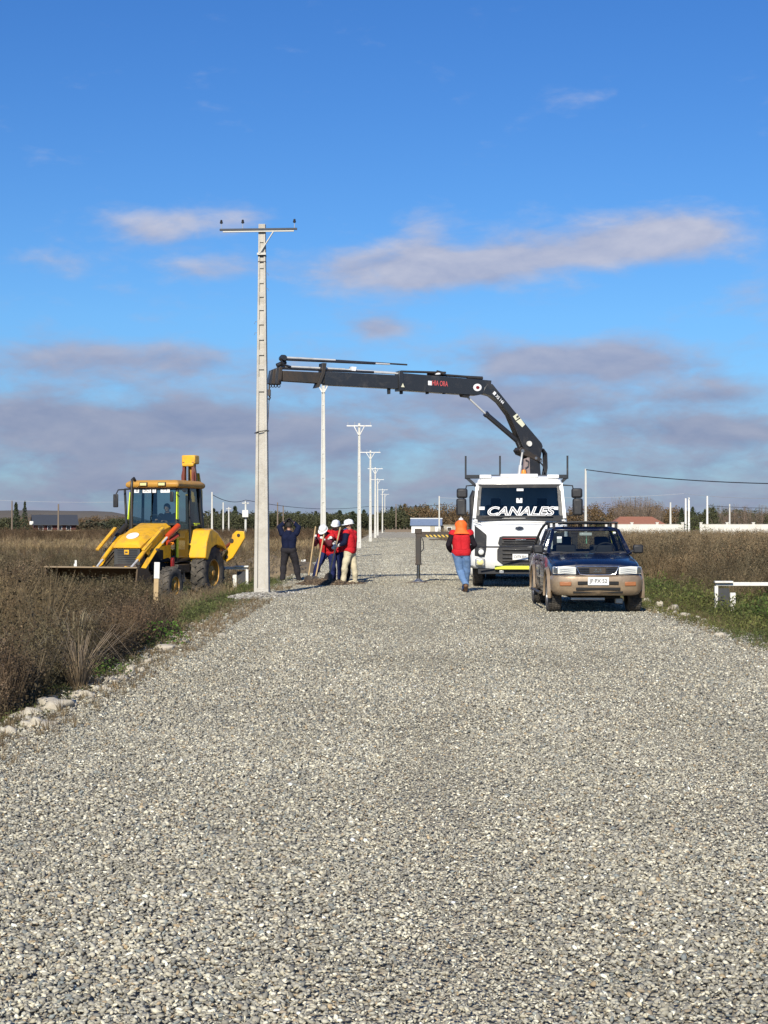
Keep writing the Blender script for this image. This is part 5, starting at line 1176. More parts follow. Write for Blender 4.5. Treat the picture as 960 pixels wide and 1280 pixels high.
# rear fenders
for s in (-1, 1):
    b = MB(); P = [(1.50, 1.12), (1.60, 1.55), (1.78, 1.84), (1.95, 1.88), (2.3, 1.78), (2.75, 1.50), (2.92, 1.30), (2.6, 1.40), (2.2, 1.46), (1.9, 1.36), (1.68, 1.06)]
    b.prism(P, lambda u, v, w_: (w_, u, v), s * .58, s * 1.17); b.build('rear_fender', M[Y_], dg, bevel=.03, smooth=40)
    b = MB(); b.box((s * .6, 1.85, 1.45), (.12, .5, .65)); b.build('side_panel', M['ochre_paint'], dg, bevel=.02)
    wheel('front_wheel', dg, (s * .90, 0, .46), .46, .32, .24, lugs=16, side=s, dish=.05, rim_m='ochre_paint')
    wheel('rear_wheel', dg, (s * .93, 2.17, .72), .70, .40, .36, lugs=20, side=s, dish=.14, rim_m='ochre_paint')
    # loader arm
    ar = MB()
    ar.path([(s * .66, .82, 1.72), (s * .66, .25, 1.66), (s * .64, -.35, 1.35), (s * .60, -1.15, .72), (s * .58, -1.62, .45)], [.065, .08, .085, .075, .06], 4); a_ = ar.build('loader_arm', M[Y_], dg, bevel=.012)
    b = MB(); b.beam((s * .63, -.95, 1.36), (s * .66, .05, 2.02 - .12), .09, .05); b.build('lever_link', M[Y_], a_, bevel=.01)
    b = MB(); b.tube((s * .74, .72, 1.70), (s * .72, .12, 1.52), .055); b.tube((s * .74, .78, 1.95), (s * .70, .18, 1.66), .075); b.tube((s * .72, .18, 1.66), (s * .64, -.42, 1.28), .03, mi=1); b.build('lift_cylinder', [M['orange_red' if s > 0 else 'dark_steel'], M['silver_rod']], a_, smooth=40)
    b = MB(); b.tube((s * .50, -.3, 1.50), (s * .48, -.95, 1.12), .055); b.tube((s * .48, -.95, 1.12), (s * .46, -1.5, .82), .028, mi=1); b.build('bucket_cylinder', [M[Y_], M['silver_rod']], a_, smooth=40)
    b = MB(); b.prism([(-1.62, .4), (-1.3, .55), (-1.28, .95), (-1.5, .98), (-1.66, .7)], lambda u, v, w_: (s * w_, u, v), .40, .46); b.build('bucket_link', M[Y_], a_, bevel=.01)
b = MB(); b.tube((-.62, -.95, .82), (.62, -.95, .82), .06); b.build('arm_cross_tube', M[Y_], dg, smooth=40)
b = MB(); b.tube((-.85, 0, .46), (.85, 0, .46), .07); b.box((0, 0, .5), (.5, .3, .25)); b.build('front_axle', M['dark_steel'], dg); b = MB(); b.tube((-.85, 2.17, .76), (.85, 2.17, .76), .11); b.build('rear_axle', M['dark_steel'], dg)
# bucket, opening forward
P = []
for k in range(9): a = R(100 + 150 * k / 8); P.append((-1.95 - math.cos(a) * -.42 * 1.0, .50 + math.sin(a) * .44))
P = [(-2.42, .98), (-1.92, .94), (-1.68, .75), (-1.62, .42), (-1.72, .12), (-2.0, .02), (-2.62, .0)]
n_ = len(P); b = MB()
outer = [[(x, y, z) for y, z in P] for x in (-1.20, 1.20)]; innerP = [(-2.42, .95), (-1.95, .91), (-1.73, .73), (-1.67, .42), (-1.76, .16), (-2.02, .06), (-2.62, .02)]
for i in range(n_ - 1):
    y0, z0 = P[i]; y1, z1 = P[i + 1]; a0, c0 = innerP[i]; a1, c1 = innerP[i + 1]
    b.add([(-1.2, y0, z0), (1.2, y0, z0), (1.2, y1, z1), (-1.2, y1, z1), (-1.2, a0, c0), (1.2, a0, c0), (1.2, a1, c1), (-1.2, a1, c1)], [(0, 1, 2, 3), (7, 6, 5, 4), (0, 4, 5, 1), (2, 6, 7, 3)])
bk = b.build('loader_bucket', M['bucket_steel'], dg)
for s in (-1, 1):
    b = MB(); b.prism(P, lambda u, v, w_: (w_, u, v), s * 1.20, s * 1.235); b.build('bucket_side', M['bucket_steel'], bk)
b = MB(); b.box((0, -2.44, .975), (2.46, .05, .035)); b.build('bucket_lip', M['lip_steel'], bk, bevel=.006)
for k in range(8):
    b = MB(); b.box((-1.12 + .32 * k, -2.72, .015), (.08, .22, .03)); b.build('bucket_tooth', M['dark_steel'], bk)
# rear hoe: folded boom and dipper, stabilizers
b = MB(); b.box((0, 2.95, .95), (1.9, .18, .75)); b.build('rear_frame', M[Y_], dg, bevel=.02)
hb = MB(); hb.prism([(3.0, 1.1), (3.35, 1.0), (3.5, 1.9), (3.45, 3.0), (3.2, 3.66), (3.02, 3.62), (3.15, 2.9), (3.12, 2.0)], lambda u, v, w_: (w_, u, v), -.10, .10); hb_ = hb.build('hoe_boom', M['ochre_paint'], dg, bevel=.015)
b = MB(); b.box((-.0, 3.1, 3.74), (.40, .30, .24)); b.box((0, 3.0, 3.60), (.34, .2, .1)); b.build('boom_head', M[Y_], hb_, bevel=.03)
for s in (-1, 1):
    b = MB(); b.prism([(2.92, 2.9), (3.05, 2.85), (3.10, 3.65), (2.95, 3.68)], lambda u, v, w_: (w_, u, v), s * .10, s * .17); b.path([(s * .19, 3.0, 2.9), (s * .2, 2.98, 3.3), (s * .15, 3.02, 3.6)], .02, 6); b.build('boom_side_plate', M['maroon'], hb_, bevel=.008)
b = MB(); b.tube((-.01, 2.93, 2.75), (-.01, 2.93, 3.55), .035); b.tube((-.01, 2.95, 2.0), (-.01, 2.93, 2.8), .055, mi=1); b.build('boom_cylinder', [M['chrome'], M[Y_]], hb_, smooth=40)
b = MB(); b.prism([(3.5, 1.0), (3.75, 1.0), (3.72, 2.9), (3.52, 3.4)], lambda u, v, w_: (w_, u, v), -.08, .08); dp_ = b.build('hoe_dipper', M[Y_], dg, bevel=.015)
b = MB(); b.prism([(3.5, .95), (3.9, 1.1), (4.0, .7), (3.8, .45), (3.4, .5)], lambda u, v, w_: (w_, u, v), -.28, .28); b.build('hoe_bucket', M['bucket_steel'], dp_, bevel=.02)
for s in (-1, 1):
    b = MB(); b.prism([(s * .95, 1.08), (s * 1.10, .98), (s * 1.28, 1.10), (s * 1.62, 1.62), (s * 1.60, 1.80), (s * 1.38, 1.82), (s * 1.26, 1.72), (s * 1.20, 1.45)], lambda u, v, w_: (u, w_, v), 3.02, 3.12); sb = b.build('stabilizer_leg', M[Y_], dg, bevel=.015)
    b = MB(); b.tube((s * 1.45, 3.0, 1.70), (s * 1.45, 3.16, 1.70), .045); b.tube((s * 1.25, 3.0, 1.55), (s * 1.25, 3.16, 1.55), .06); b.tube((s * 1.1, 3.0, 1.12), (s * 1.1, 3.16, 1.12), .05); b.build('stabilizer_pins', M['dark_steel'], sb)
    b = MB(); b.tube((s * .9, 3.15, 1.3), (s * 1.35, 3.15, 1.62), .04); b.build('stabilizer_cylinder', M['maroon'], sb)
b = MB(); b.ball((.5, .95, 1.5), .05, 10); b.build('orange_lamp', M['amber'], dg)
b = MB(); b.box((.82, .30, 1.0), (.06, .14, .22)); b.tube((.82, .30, .9), (.82, .30, 1.15), .045); b.build('red_filter', M['red_trim_and_reflection'], dg, bevel=.01)
for s in (-1, 1):
    b = MB(); b.path([(s * .60, .75, 1.55), (s * .56, .2, 1.52), (s * .54, -.4, 1.22), (s * .50, -.9, .98), (s * .46, -1.3, .9)], .016, 6); b.path([(s * .58, .75, 1.5), (s * .53, .2, 1.45), (s * .51, -.4, 1.15), (s * .47, -1.0, .85)], .014, 6); b.build('hydraulic_hose', M['black_plastic'], dg)
    for yy, zz in ((.82, 1.72), (-.35, 1.35), (-1.15, .72)):
        b = MB(); b.tube((s * .56, yy, zz), (s * .76, yy, zz), .045); b.build('pivot_pin', M['dark_steel'], dg)
# hose_run
# ---------------- people ----------------
mat('skin', (.38, .21, .145), .55, var=.08)
mat('glove_white', (.62, .60, .56), .8)
mat('hat_white', (.80, .80, .78), .35, coat=.3, var=.02)
mat('vest_red', (.50, .018, .025), .75, var=.15, scale=8)
mat('jacket_navy', (.008, .012, .036), .85, var=.3, scale=7)
mat('jacket_dark', (.016, .012, .016), .85, var=.3, scale=7)
mat('sweater_maroon', (.14, .02, .03), .85, var=.2)
mat('trousers_cream', (.60, .53, .37), .85, var=.1, scale=6, dirt=.2)
mat('trousers_navy', (.018, .025, .09), .85, var=.25, scale=7)
mat('trousers_brown', (.07, .055, .045), .85, var=.3, scale=7)
mat('trousers_dark', (.028, .026, .03), .85, var=.3, scale=7)
mat('jeans', (.13, .22, .38), .85, var=.3, scale=6, dirt=.25, dirtcol=(.2, .26, .34), dscale=4)
mat('hood_orange', (.85, .14, .015), .7, var=.08)
mat('boots_dark', (.03, .024, .02), .7); mat('boots_brown', (.15, .075, .035), .7, dirt=.4)
mat('reflective', (.7, .72, .70), .4); mat('hair', (.02, .015, .012), .8)
for nm in ('vest_red', 'jacket_navy', 'jacket_dark', 'trousers_cream', 'trousers_navy', 'trousers_brown', 'trousers_dark', 'jeans'):   # cloth folds
    t = NT(M[nm].node_tree); b_ = M[nm].node_tree.nodes['Principled BSDF']; oc = t.n('ShaderNodeTexCoord').outputs['Object']
    bn = t.n('ShaderNodeBump'); bn.inputs['Strength'].default_value = .9; bn.inputs['Distance'].default_value = .03
    t.put(bn.inputs['Height'], t.noise(oc, 9, 4, .6, 1.2)); t.put(b_.inputs['Normal'], bn.outputs[0]); b_.inputs['Specular IOR Level'].default_value = .15
def capsule(b, p0, p1, r0, r1, n=14):
    p0, p1 = Vector(p0), Vector(p1); x, y, z = frame(p1 - p0); L = (p1 - p0).length; rr = []
    for k in range(1, 5): a = math.pi / 2 * k / 4; rr.append((-r0 * math.cos(a), r0 * math.sin(a)))
    for k in range(3, -1, -1):
        a = math.pi / 2 * k / 4
        if k: rr.append((L + r1 * math.cos(a), r1 * math.sin(a)))
    rr = [(-r0 * .999, r0 * .06)] + rr + [(L + r1 * .999, r1 * .06)]
    b.rings([[p0 + z * h + (x * math.cos(t_) + y * math.sin(t_)) * r for t_ in [2 * math.pi * i / n for i in range(n)]] for h, r in rr])
def person(label, loc, J, face, cloth, hands=('open', 'open'), group=None, hat=None, rz=0.0, boots='boots_dark', hood=None, glove=(), curl_axis=None, name='person'):
    """J: joints in local metres. face: horizontal/any look direction. cloth: dict of garment materials"""
    root = empty(name, loc, rz, label, 'person', group)
    V3 = lambda k: Vector(J[k]); f = Vector(face).normalized()
    segs = []      # name, p0, p1, r0, r1
    def sg(n_, a, c, r0, r1): segs.append((n_, Vector(a), Vector(c), r0, r1))
    pel, ch, nk, hd = V3('pelvis'), V3('chest'), V3('neck'), V3('head')
    sl_, sr_ = V3('shL'), V3('shR'); ac = (sr_ - sl_).normalized()
    hl_, hr2 = V3('hipL'), V3('hipR'); hc = (hr2 - hl_).normalized()
    sg('pelvis', pel - hc * .075, pel + hc * .075, .125, .125)
    for s in (-1, 1):
        sg('torso', pel + hc * s * .06 + (ch - pel) * .25, ch + ac * s * .075, .12, .125)
        sg('torso', ch + ac * s * .075, (sl_ if s < 0 else sr_) * .55 + ch * .3 + nk * .15, .12, .075)
    sg('torso', ch, nk, .11, .07); sg('neck', nk, hd - (hd - nk) * .2, .056, .052)
    for S_ in 'LR':
        sh, el_, ha = V3('sh' + S_), V3('el' + S_), V3('ha' + S_)
        sg('arm', sh, el_, .066, .048); sg('arm', el_, ha, .046, .033)
        sg('leg', V3('hip' + S_), V3('kn' + S_), .098, .066); sg('leg', V3('kn' + S_), V3('an' + S_), .062, .046)
        an, to = V3('an' + S_), V3('to' + S_)
        sg('foot', an + Vector((0, 0, -.02)), an + Vector((0, 0, -.045)) - (to - an) * .18, .046, .042); sg('foot', an + (to - an) * .1 + Vector((0, 0, -.02)), to, .046, .036)
    b = MB()
    for (_, p0, p1, r0, r1) in segs: capsule(b, p0, p1, r0, r1)
    # head with face
    up = (hd - nk).normalized(); rt_ = f.cross(up).normalized(); f2 = up.cross(rt_).normalized() if True else f
    if f2.dot(f) < 0: f2 = -f2
    rot = Matrix((rt_, f2, up)).transposed()
    b.ball(hd + up * .02, (.075, .092, .098), 18, rot=rot); b.ball(hd + f2 * .025 - up * .055, (.055, .06, .055), 14, rot=rot)
    capsule(b, hd + f2 * .088 + up * .015, hd + f2 * .108 - up * .022, .010, .015, 8); capsule(b, hd + f2 * .083 + up * .04 - rt_ * .03, hd + f2 * .083 + up * .04 + rt_ * .03, .012, .012, 8)
    for s in (-1, 1):
        b.ball(hd + rt_ * s * .077 - up * .0, (.012, .022, .032), 10, rot=rot); b.ball(hd + rt_ * s * .03 + f2 * .078 + up * .02, .014, 8)
    capsule(b, hd + f2 * .078 - up * .055 - rt_ * .02, hd + f2 * .078 - up * .055 + rt_ * .02, .010, .010, 8)
    # hands
    for k, S_ in enumerate('LR'):
        el_, ha = V3('el' + S_), V3('ha' + S_); d = (ha - el_).normalized(); tgt = Vector(J.get('pn' + S_, (0, 0, -1))).normalized()
        side = d.cross(tgt)
        side = side.normalized() if side.length > .1 else d.orthogonal().normalized()
        pn_ = side.cross(d).normalized()                       # palm faces this way
        base = ha + d * .035
        for j in (-1.5, -.5, .5, 1.5): capsule(b, ha - d * .01 + side * j * .010, base + d * .045 + side * j * .019, .018, .013, 8)
        curl = hands[k] == 'grip'
        for j, ln in zip((-1.5, -.5, .5, 1.5), (.075, .085, .08, .062)):
            p = base + d * .05 + side * j * .021; dd = (d + pn_ * .25).normalized(); a1, a2 = (.95, 1.9) if curl else (.35, .7)
            q1 = p + dd * ln * .42; d2 = (d * math.cos(a1) + pn_ * math.sin(a1)); q2 = q1 + d2 * ln * .34; d3 = (d * math.cos(a2) + pn_ * math.sin(a2)); q3 = q2 + d3 * ln * .28
            capsule(b, p, q1, .0105, .0100, 8); capsule(b, q1, q2, .0100, .0095, 8); capsule(b, q2, q3, .0095, .0085, 8)
        ts = side * (1 if S_ == 'L' else -1); tb = ha + d * .02 + ts * .022; t1 = tb + (d * .5 + ts * .8 + pn_ * .4).normalized() * .045; t2 = t1 + (d * .8 + pn_ * (.9 if curl else .2)).normalized() * .04
        capsule(b, tb, t1, .015, .012, 8); capsule(b, t1, t2, .012, .010, 8)
    tmp = b.build('tmp', M['skin'])
    rm_ = tmp.modifiers.new('r', 'REMESH'); rm_.mode = 'VOXEL'; rm_.voxel_size = .0095; rm_.use_smooth_shade = True
    s_ = tmp.modifiers.new('s', 'SMOOTH'); s_.factor = .5; s_.iterations = 3
    bpy.context.view_layer.update()
    me = bpy.data.meshes.new_from_object(tmp.evaluated_get(bpy.context.evaluated_depsgraph_get())); bpy.data.objects.remove(tmp)
    nv = len(me.vertices); co = np.empty(nv * 3); me.vertices.foreach_get('co', co); co = co.reshape(-1, 3)
    no = np.empty(nv * 3); me.vertex_normals.foreach_get('vector', no); no = no.reshape(-1, 3)
    # nearest limb per vertex
    best = np.full(nv, 1e9); lab = np.zeros(nv, int); tpar = np.zeros(nv)
    names = []
    for i, (n_, p0, p1, r0, r1) in enumerate(segs):
        names.append(n_); a = np.array(p0); d = np.array(p1 - p0); L2 = d @ d; tt = np.clip(((co - a) @ d) / L2, 0, 1)
        dist = np.linalg.norm(co - (a + tt[:, None] * d), axis=1) - (r0 + (r1 - r0) * tt)
        m_ = dist < best; best[m_] = dist[m_]; lab[m_] = i; tpar[m_] = tt[m_]
    nm = np.array([names[i] for i in lab])
    dh = np.linalg.norm(co - np.array(hd), axis=1); ishead = dh < .135
    hand = np.zeros(nv, bool)
    for S_ in 'LR':
        ha = np.array(J['ha' + S_]); d = np.array((V3('ha' + S_) - V3('el' + S_)).normalized()); rel = co - ha; hand |= (np.linalg.norm(rel, axis=1) < .24) & (rel @ d > -.005) & ((nm == 'arm') )
    # faces
    fq = np.array([p.vertices[:] for p in me.polygons if len(p.vertices) == 4])
    me.materials.clear(); me.materials.append(M['skin'])
    body = bpy.data.objects.new('body', me); COL.objects.link(body); body.parent = root
    pt = np.array([.5, .5, .5])
    def garment(gname, mask, thick, m_, wr=.012, fr_=7.0, lab2=None):
        keep = mask[fq].all(axis=1); F4 = fq[keep]
        if not len(F4): return
        used = np.unique(F4); idx = np.full(nv, -1); idx[used] = np.arange(len(used))
        P = co[used] + no[used] * (thick + np.array([wr * mnoise.noise(Vector(tuple(c)) * fr_) for c in co[used]]))[:, None]
        g_ = bpy.data.meshes.new(gname); g_.from_pydata([tuple(p) for p in P], [], [tuple(q) for q in idx[F4]])
        g_.polygons.foreach_set('use_smooth', [True] * len(g_.polygons)); g_.materials.append(M[m_])
        o_ = bpy.data.objects.new(gname, g_); COL.objects.link(o_); o_.parent = root
        sd_ = o_.modifiers.new('hem', 'SOLIDIFY'); sd_.thickness = .008; sd_.offset = -1
        if lab2: o_['label'] = lab2
    arm = (nm == 'arm') & ~hand & ~ishead; torso = ((nm == 'torso') | ((nm == 'neck') & (dh > .15))) & ~ishead & ~hand
    legs = (nm == 'leg') | (nm == 'pelvis'); foot = nm == 'foot'
    garment('trousers', legs & ~hand, .026, cloth['trousers'], .022, 6)
    garment('jacket', (torso | arm | ((nm == 'pelvis') & (tpar >= 0) & (((co - np.array(pel)) @ np.array(up)) > .02))) & ~hand, .022, cloth['jacket'], .02, 6)
    if 'vest' in cloth:
        near_sh = np.zeros(nv, bool)
        for S_ in 'LR': near_sh |= (np.linalg.norm(co - np.array(J['sh' + S_]), axis=1) < .075) & (nm == 'arm')
        garment('vest', (torso | near_sh | ((nm == 'pelvis') & (((co - np.array(pel)) @ np.array((ch - pel).normalized())) > -.07))) & ~hand & ~((nm == 'arm') & ~near_sh), .034, cloth['vest'], .014, 6)
    garment('boots', foot | ((nm == 'leg') & (dh > 1.0) & False), .012, boots, .004)
    if glove:
        garment('gloves', hand, .004, glove[0], .002)
    if 'cuff' in cloth:
        cm = np.zeros(nv, bool)
        for S_ in 'LR':
            an = np.array(J['an' + S_]); kn = np.array(J['kn' + S_]); d = (kn - an) / np.linalg.norm(kn - an); q = (co - an) @ d; cm |= (nm == 'leg') & (q > .06) & (q < .12) & (np.linalg.norm(co - an, axis=1) < .2)
        garment('reflective_band', cm, .022, 'reflective', .022, 6)
    if hat:
        h0 = hd + up * .035
        b = MB(); prf = [(.118, .0), (.125, .03), (.118, .07), (.095, .105), (.055, .125), (.0, .13)]
        rr = [[h0 + up * h + (rt_ * math.cos(a) * r * .92 + f2 * math.sin(a) * r * 1.06) for a in [2 * math.pi * k / 28 for k in range(28)]] for r, h in prf[:-1]]; b.rings(rr)
        rr = []
        for h in (-.006, .006): rr.append([h0 + up * (h - .01 * max(0, math.sin(a))) + (rt_ * math.cos(a) * .13 + f2 * math.sin(a) * (.20 if math.sin(a) > 0 else .145) * (1 if math.sin(a) > 0 else 1)) for a in [2 * math.pi * k / 28 for k in range(28)]])
        b.rings(rr); b.tube(h0 + up * .09 - f2 * .1, h0 + up * .128, .012); hh = b.build('hard_hat', M[hat], root, smooth=50)
    else:
        if not hood: garment('hair', ishead & (((co - np.array(hd)) @ np.array(f2) < .03) & ((co - np.array(hd)) @ np.array(up) > -.03) | ((co - np.array(hd)) @ np.array(up) > .06)), .012, 'hair', .006)
    if hood:
        b = MB(); base = nk - up * .02
        rr = []
        for h, rx, ry in ((-.07, .225, .15), (-.04, .215, .155), (.01, .172, .15), (.05, .138, .135), (.10, .136, .135), (.17, .148, .15), (.22, .132, .14), (.26, .10, .11), (.285, .05, .055)):
            rr.append([base + up * h + (rt_ * math.cos(a) * rx + f2 * (math.sin(a) * ry - .02 + (.03 if h > 0 else 0))) * (1 + .05 * math.sin(a * 5 + h * 20)) for a in [2 * math.pi * k / 32 for k in range(32)]])
        b.rings(rr); hh = b.build('hood', M[hood], root, smooth=70)
        b = MB(); b.ball(hd + up * .115, (.06, .07, .045), 12, rot=rot); b.tube(hd + up * .15, hd + up * .185, .014, .008); b.build('hat_top', M['hat_white'], root, smooth=60)
    return root
GRP = 'workers around the pole hole'
def stand(x, y): return (x, y, 0)
# worker in dark clothes, seen from behind, hands at the brow
pa_ = person('person in dark navy clothes seen from behind, hands raised to the head', (-2.72, 44.6, -.06), dict(
    pelvis=(0, 0, .95), chest=(.0, -.01, 1.27), neck=(.0, 0, 1.47), head=(0, .02, 1.62), shL=(-.19, 0, 1.41), shR=(.19, 0, 1.41), elL=(-.255, .04, 1.61), elR=(.265, .04, 1.60), haL=(-.09, .05, 1.76), haR=(.10, .05, 1.76),
    hipL=(-.095, 0, .92), hipR=(.10, 0, .92), knL=(-.15, .03, .50), knR=(.20, .06, .50), anL=(-.17, -.05, .085), anR=(.27, .08, .085), toL=(-.19, .10, .045), toR=(.32, .24, .045), pnL=(1, -.3, 0), pnR=(-1, -.3, 0)),
    (0, 1, 0), dict(trousers='trousers_dark', jacket='jacket_navy'), group=GRP, glove=('trousers_dark',))
pa_.scale = (1.04, 1.04, 1.0)
def tool(loc_top, loc_bot, label):
    a, c = Vector(loc_top), Vector(loc_bot); r = empty('shovel', c, 0, label, 'shovel', 'long handled shovels held by the workers'); d = a - c
    b = MB(); b.tube((0, 0, 0), d, .021, .019, 10); b.build('handle', M['raw_wood'], r, smooth=50)
    u = d.normalized(); b = MB(); x, y, z = frame(-u); rr = []
    for h, w_ in ((-.06, .022), (.0, .03), (.05, .10), (.17, .115), (.26, .09), (.31, .02)): rr.append([z * h + x * (w_ * math.cos(t_)) + y * (.010 * math.sin(t_) + .03 * (math.cos(t_) ** 2) * (w_ / .11)) for t_ in [2 * math.pi * k / 16 for k in range(16)]])
    b.rings(rr); b.build('blade', M['dark_steel'], r, smooth=50); return r
# bending worker at the left of the group
B0 = (-1.57, 42.9, -.02)
person('person in red vest and white hard hat bending over, leftmost at the hole', B0, dict(
    pelvis=(.04, .05, .90), chest=(-.02, -.06, 1.18), neck=(-.06, -.16, 1.36), head=(-.085, -.24, 1.47), shL=(-.22, -.10, 1.30), shR=(.14, -.14, 1.30), elL=(-.32, -.18, 1.10), elR=(.08, -.28, 1.10), haL=(-.32, -.34, 1.25), haR=(-.05, -.38, 1.22),
    hipL=(-.05, .04, .87), hipR=(.13, .05, .87), knL=(-.24, -.10, .52), knR=(.16, -.02, .48), anL=(-.38, -.02, .09), anR=(.12, .02, .09), toL=(-.48, -.12, .05), toR=(.06, -.14, .05), pnL=(1, 0, 0), pnR=(-1, 0, .2)),
    (-.35, -.75, -.55), dict(trousers='trousers_navy', jacket='sweater_maroon', vest='vest_red'), ('grip', 'grip'), GRP, 'hat_white', glove=('glove_white',))
tool(WP(394.5, 658, 42.5), WP(386, 719, 42.5), 'leftmost long handled shovel, held upright by the bending worker')
tool(WP(405, 668, 42.45), WP(395, 720, 42.45), 'middle shovel, slanting between the two left hand workers')
C0 = (-1.33, 43.1, 0)
person('person in red vest, white hard hat and blue trousers, second from left at the hole', C0, dict(
    pelvis=(0, .02, .92), chest=(-.01, -.04, 1.24), neck=(-.01, -.08, 1.44), head=(0, -.12, 1.58), shL=(-.2, -.06, 1.38), shR=(.18, -.06, 1.38), elL=(-.26, -.22, 1.14), elR=(.2, -.24, 1.14), haL=(-.18, -.42, 1.22), haR=(.05, -.44, 1.10),
    hipL=(-.09, .02, .89), hipR=(.09, .02, .89), knL=(-.08, -.06, .48), knR=(.13, -.04, .48), anL=(-.06, .0, .09), anR=(.10, .03, .09), toL=(-.10, -.14, .05), toR=(.12, -.13, .05), pnL=(1, 0, 0), pnR=(-1, 0, 0)),
    (-.25, -.9, -.3), dict(trousers='trousers_navy', jacket='sweater_maroon', vest='vest_red'), ('grip', 'grip'), GRP, 'hat_white', glove=('glove_white',))
# fourth figure mostly hidden, stooping
person('person stooping behind the others, mostly hidden, with a reflective band on dark trousers', (-1.10, 43.7, 0), dict(
    pelvis=(0, .05, .88), chest=(0, -.10, 1.15), neck=(.03, -.22, 1.30), head=(.05, -.33, 1.36), shL=(-.17, -.16, 1.26), shR=(.18, -.16, 1.26), elL=(-.2, -.3, 1.02), elR=(.2, -.3, 1.02), haL=(-.08, -.42, .92), haR=(.1, -.42, .95),
    hipL=(-.09, .05, .85), hipR=(.09, .05, .85), knL=(-.10, -.08, .46), knR=(.10, -.08, .46), anL=(-.10, .02, .09), anR=(.08, .02, .09), toL=(-.12, -.13, .05), toR=(.09, -.13, .05), pnL=(0, 0, -1), pnR=(0, 0, -1)),
    (0, -.7, -.7), dict(trousers='trousers_dark', jacket='jacket_dark', vest='vest_red', cuff=1), ('grip', 'grip'), GRP, 'hat_white', glove=('glove_white',))
E0 = (-.93, 42.2, 0)
person('person in red vest, navy sleeves and cream trousers, rightmost at the hole, facing left', E0, dict(
    pelvis=(.02, .0, .93), chest=(.02, -.02, 1.24), neck=(.0, -.03, 1.44), head=(-.02, -.04, 1.60), shL=(-.08, -.17, 1.38), shR=(.10, .16, 1.38), elL=(-.13, -.30, 1.13), elR=(-.06, .05, 1.12), haL=(-.34, -.30, 1.03), haR=(-.33, -.10, 1.06),
    hipL=(-.02, -.09, .90), hipR=(.04, .09, .90), knL=(-.12, -.12, .50), knR=(.12, .06, .50), anL=(-.17, -.06, .09), anR=(.15, .10, .09), toL=(-.33, -.10, .05), toR=(.0, .04, .05), pnL=(-.2, 1, 0), pnR=(-.2, -1, 0)),
    (-.93, -.25, -.25), dict(trousers='trousers_cream', jacket='jacket_navy', vest='vest_red'), ('grip', 'grip'), GRP, 'hat_white', glove=('glove_white',), boots='trousers_cream')
tool(WP(425.5, 659, 41.8), WP(412, 716, 41.8), 'rightmost shovel, held slanting by the worker in cream trousers')
# hooded worker walking away toward the truck
person('person in orange hood, red vest and jeans seen from behind, walking by the truck', (1.83, 37.0, 0), dict(
    pelvis=(.01, 0, .96), chest=(.0, .01, 1.27), neck=(.0, .02, 1.46), head=(.0, .05, 1.62), shL=(-.2, 0, 1.40), shR=(.2, 0, 1.40), elL=(-.30, -.02, 1.14), elR=(.31, .0, 1.14), haL=(-.24, .17, .98), haR=(.22, .18, 1.00),
    hipL=(-.095, 0, .93), hipR=(.10, 0, .93), knL=(-.03, .06, .52), knR=(.14, .10, .52), anL=(.10, -.22, .20), anR=(.10, .28, .085), toL=(.11, -.12, .07), toR=(.12, .44, .045), pnL=(1, 0, 0), pnR=(-1, 0, 0)),
    (0, 1, -.1), dict(trousers='jeans', jacket='jacket_dark', vest='vest_red'), ('open', 'open'), None, None, hood='hood_orange', boots='boots_brown', glove=('glove_white',))
# driver
dl = Matrix.Rotation(DR, 3, 'Z') @ Vector((0.02, 1.62, 0))
person('person in dark clothes sitting at the wheel inside the yellow digger cab', (DX + dl.x, DY + dl.y, DZ + 1.60), dict(
    pelvis=(0, .08, .12), chest=(0, .06, .46), neck=(0, .04, .66), head=(0, .01, .82), shL=(-.19, .04, .60), shR=(.19, .04, .60), elL=(-.25, -.12, .38), elR=(.25, -.12, .38), haL=(-.16, -.30, .48), haR=(.12, -.30, .46),
    hipL=(-.1, .04, .10), hipR=(.1, .04, .10), knL=(-.2, -.38, .12), knR=(.2, -.38, .12), anL=(-.2, -.44, -.30), anR=(.2, -.44, -.30), toL=(-.2, -.58, -.34), toR=(.2, -.58, -.34), pnL=(0, 0, -1), pnR=(0, 0, -1)),
    (-.1, -1, -.1), dict(trousers='trousers_dark', jacket='jacket_dark'), ('grip', 'grip'), None, None, rz=DR)
wire('control_cable', [WP(594, 683.5, 38.6), WP(671, 682, 38.9)], .022, 'black cable stretched across the truck front beside the hooded person')
# ---------------- far background ----------------
mat('far_hill', (.115, .095, .07), .95, var=.35, scale=.02)
b = MB(); rows = []
for j in range(9):
    q = j / 8
    row = []
    for i in range(90):
        X = -1500 + 1420 * i / 89; Y = 1150 + 350 * q
        px = 480 + X / Y * F
        h = 13.0 * sm(-250, -60, px) * (1 - sm(120, 235, px)) * math.sin(math.pi * min(1, q * 1.0)) * (1 + .22 * mnoise.noise(Vector((X * .012, Y * .01, 0)))) if 0 < q < 1 else -2
        row.append((X, Y, h - .5))
    rows.append(row)
b.sheet(rows); tag(b.build('hill', M['far_hill'], smooth=60), kind='structure')
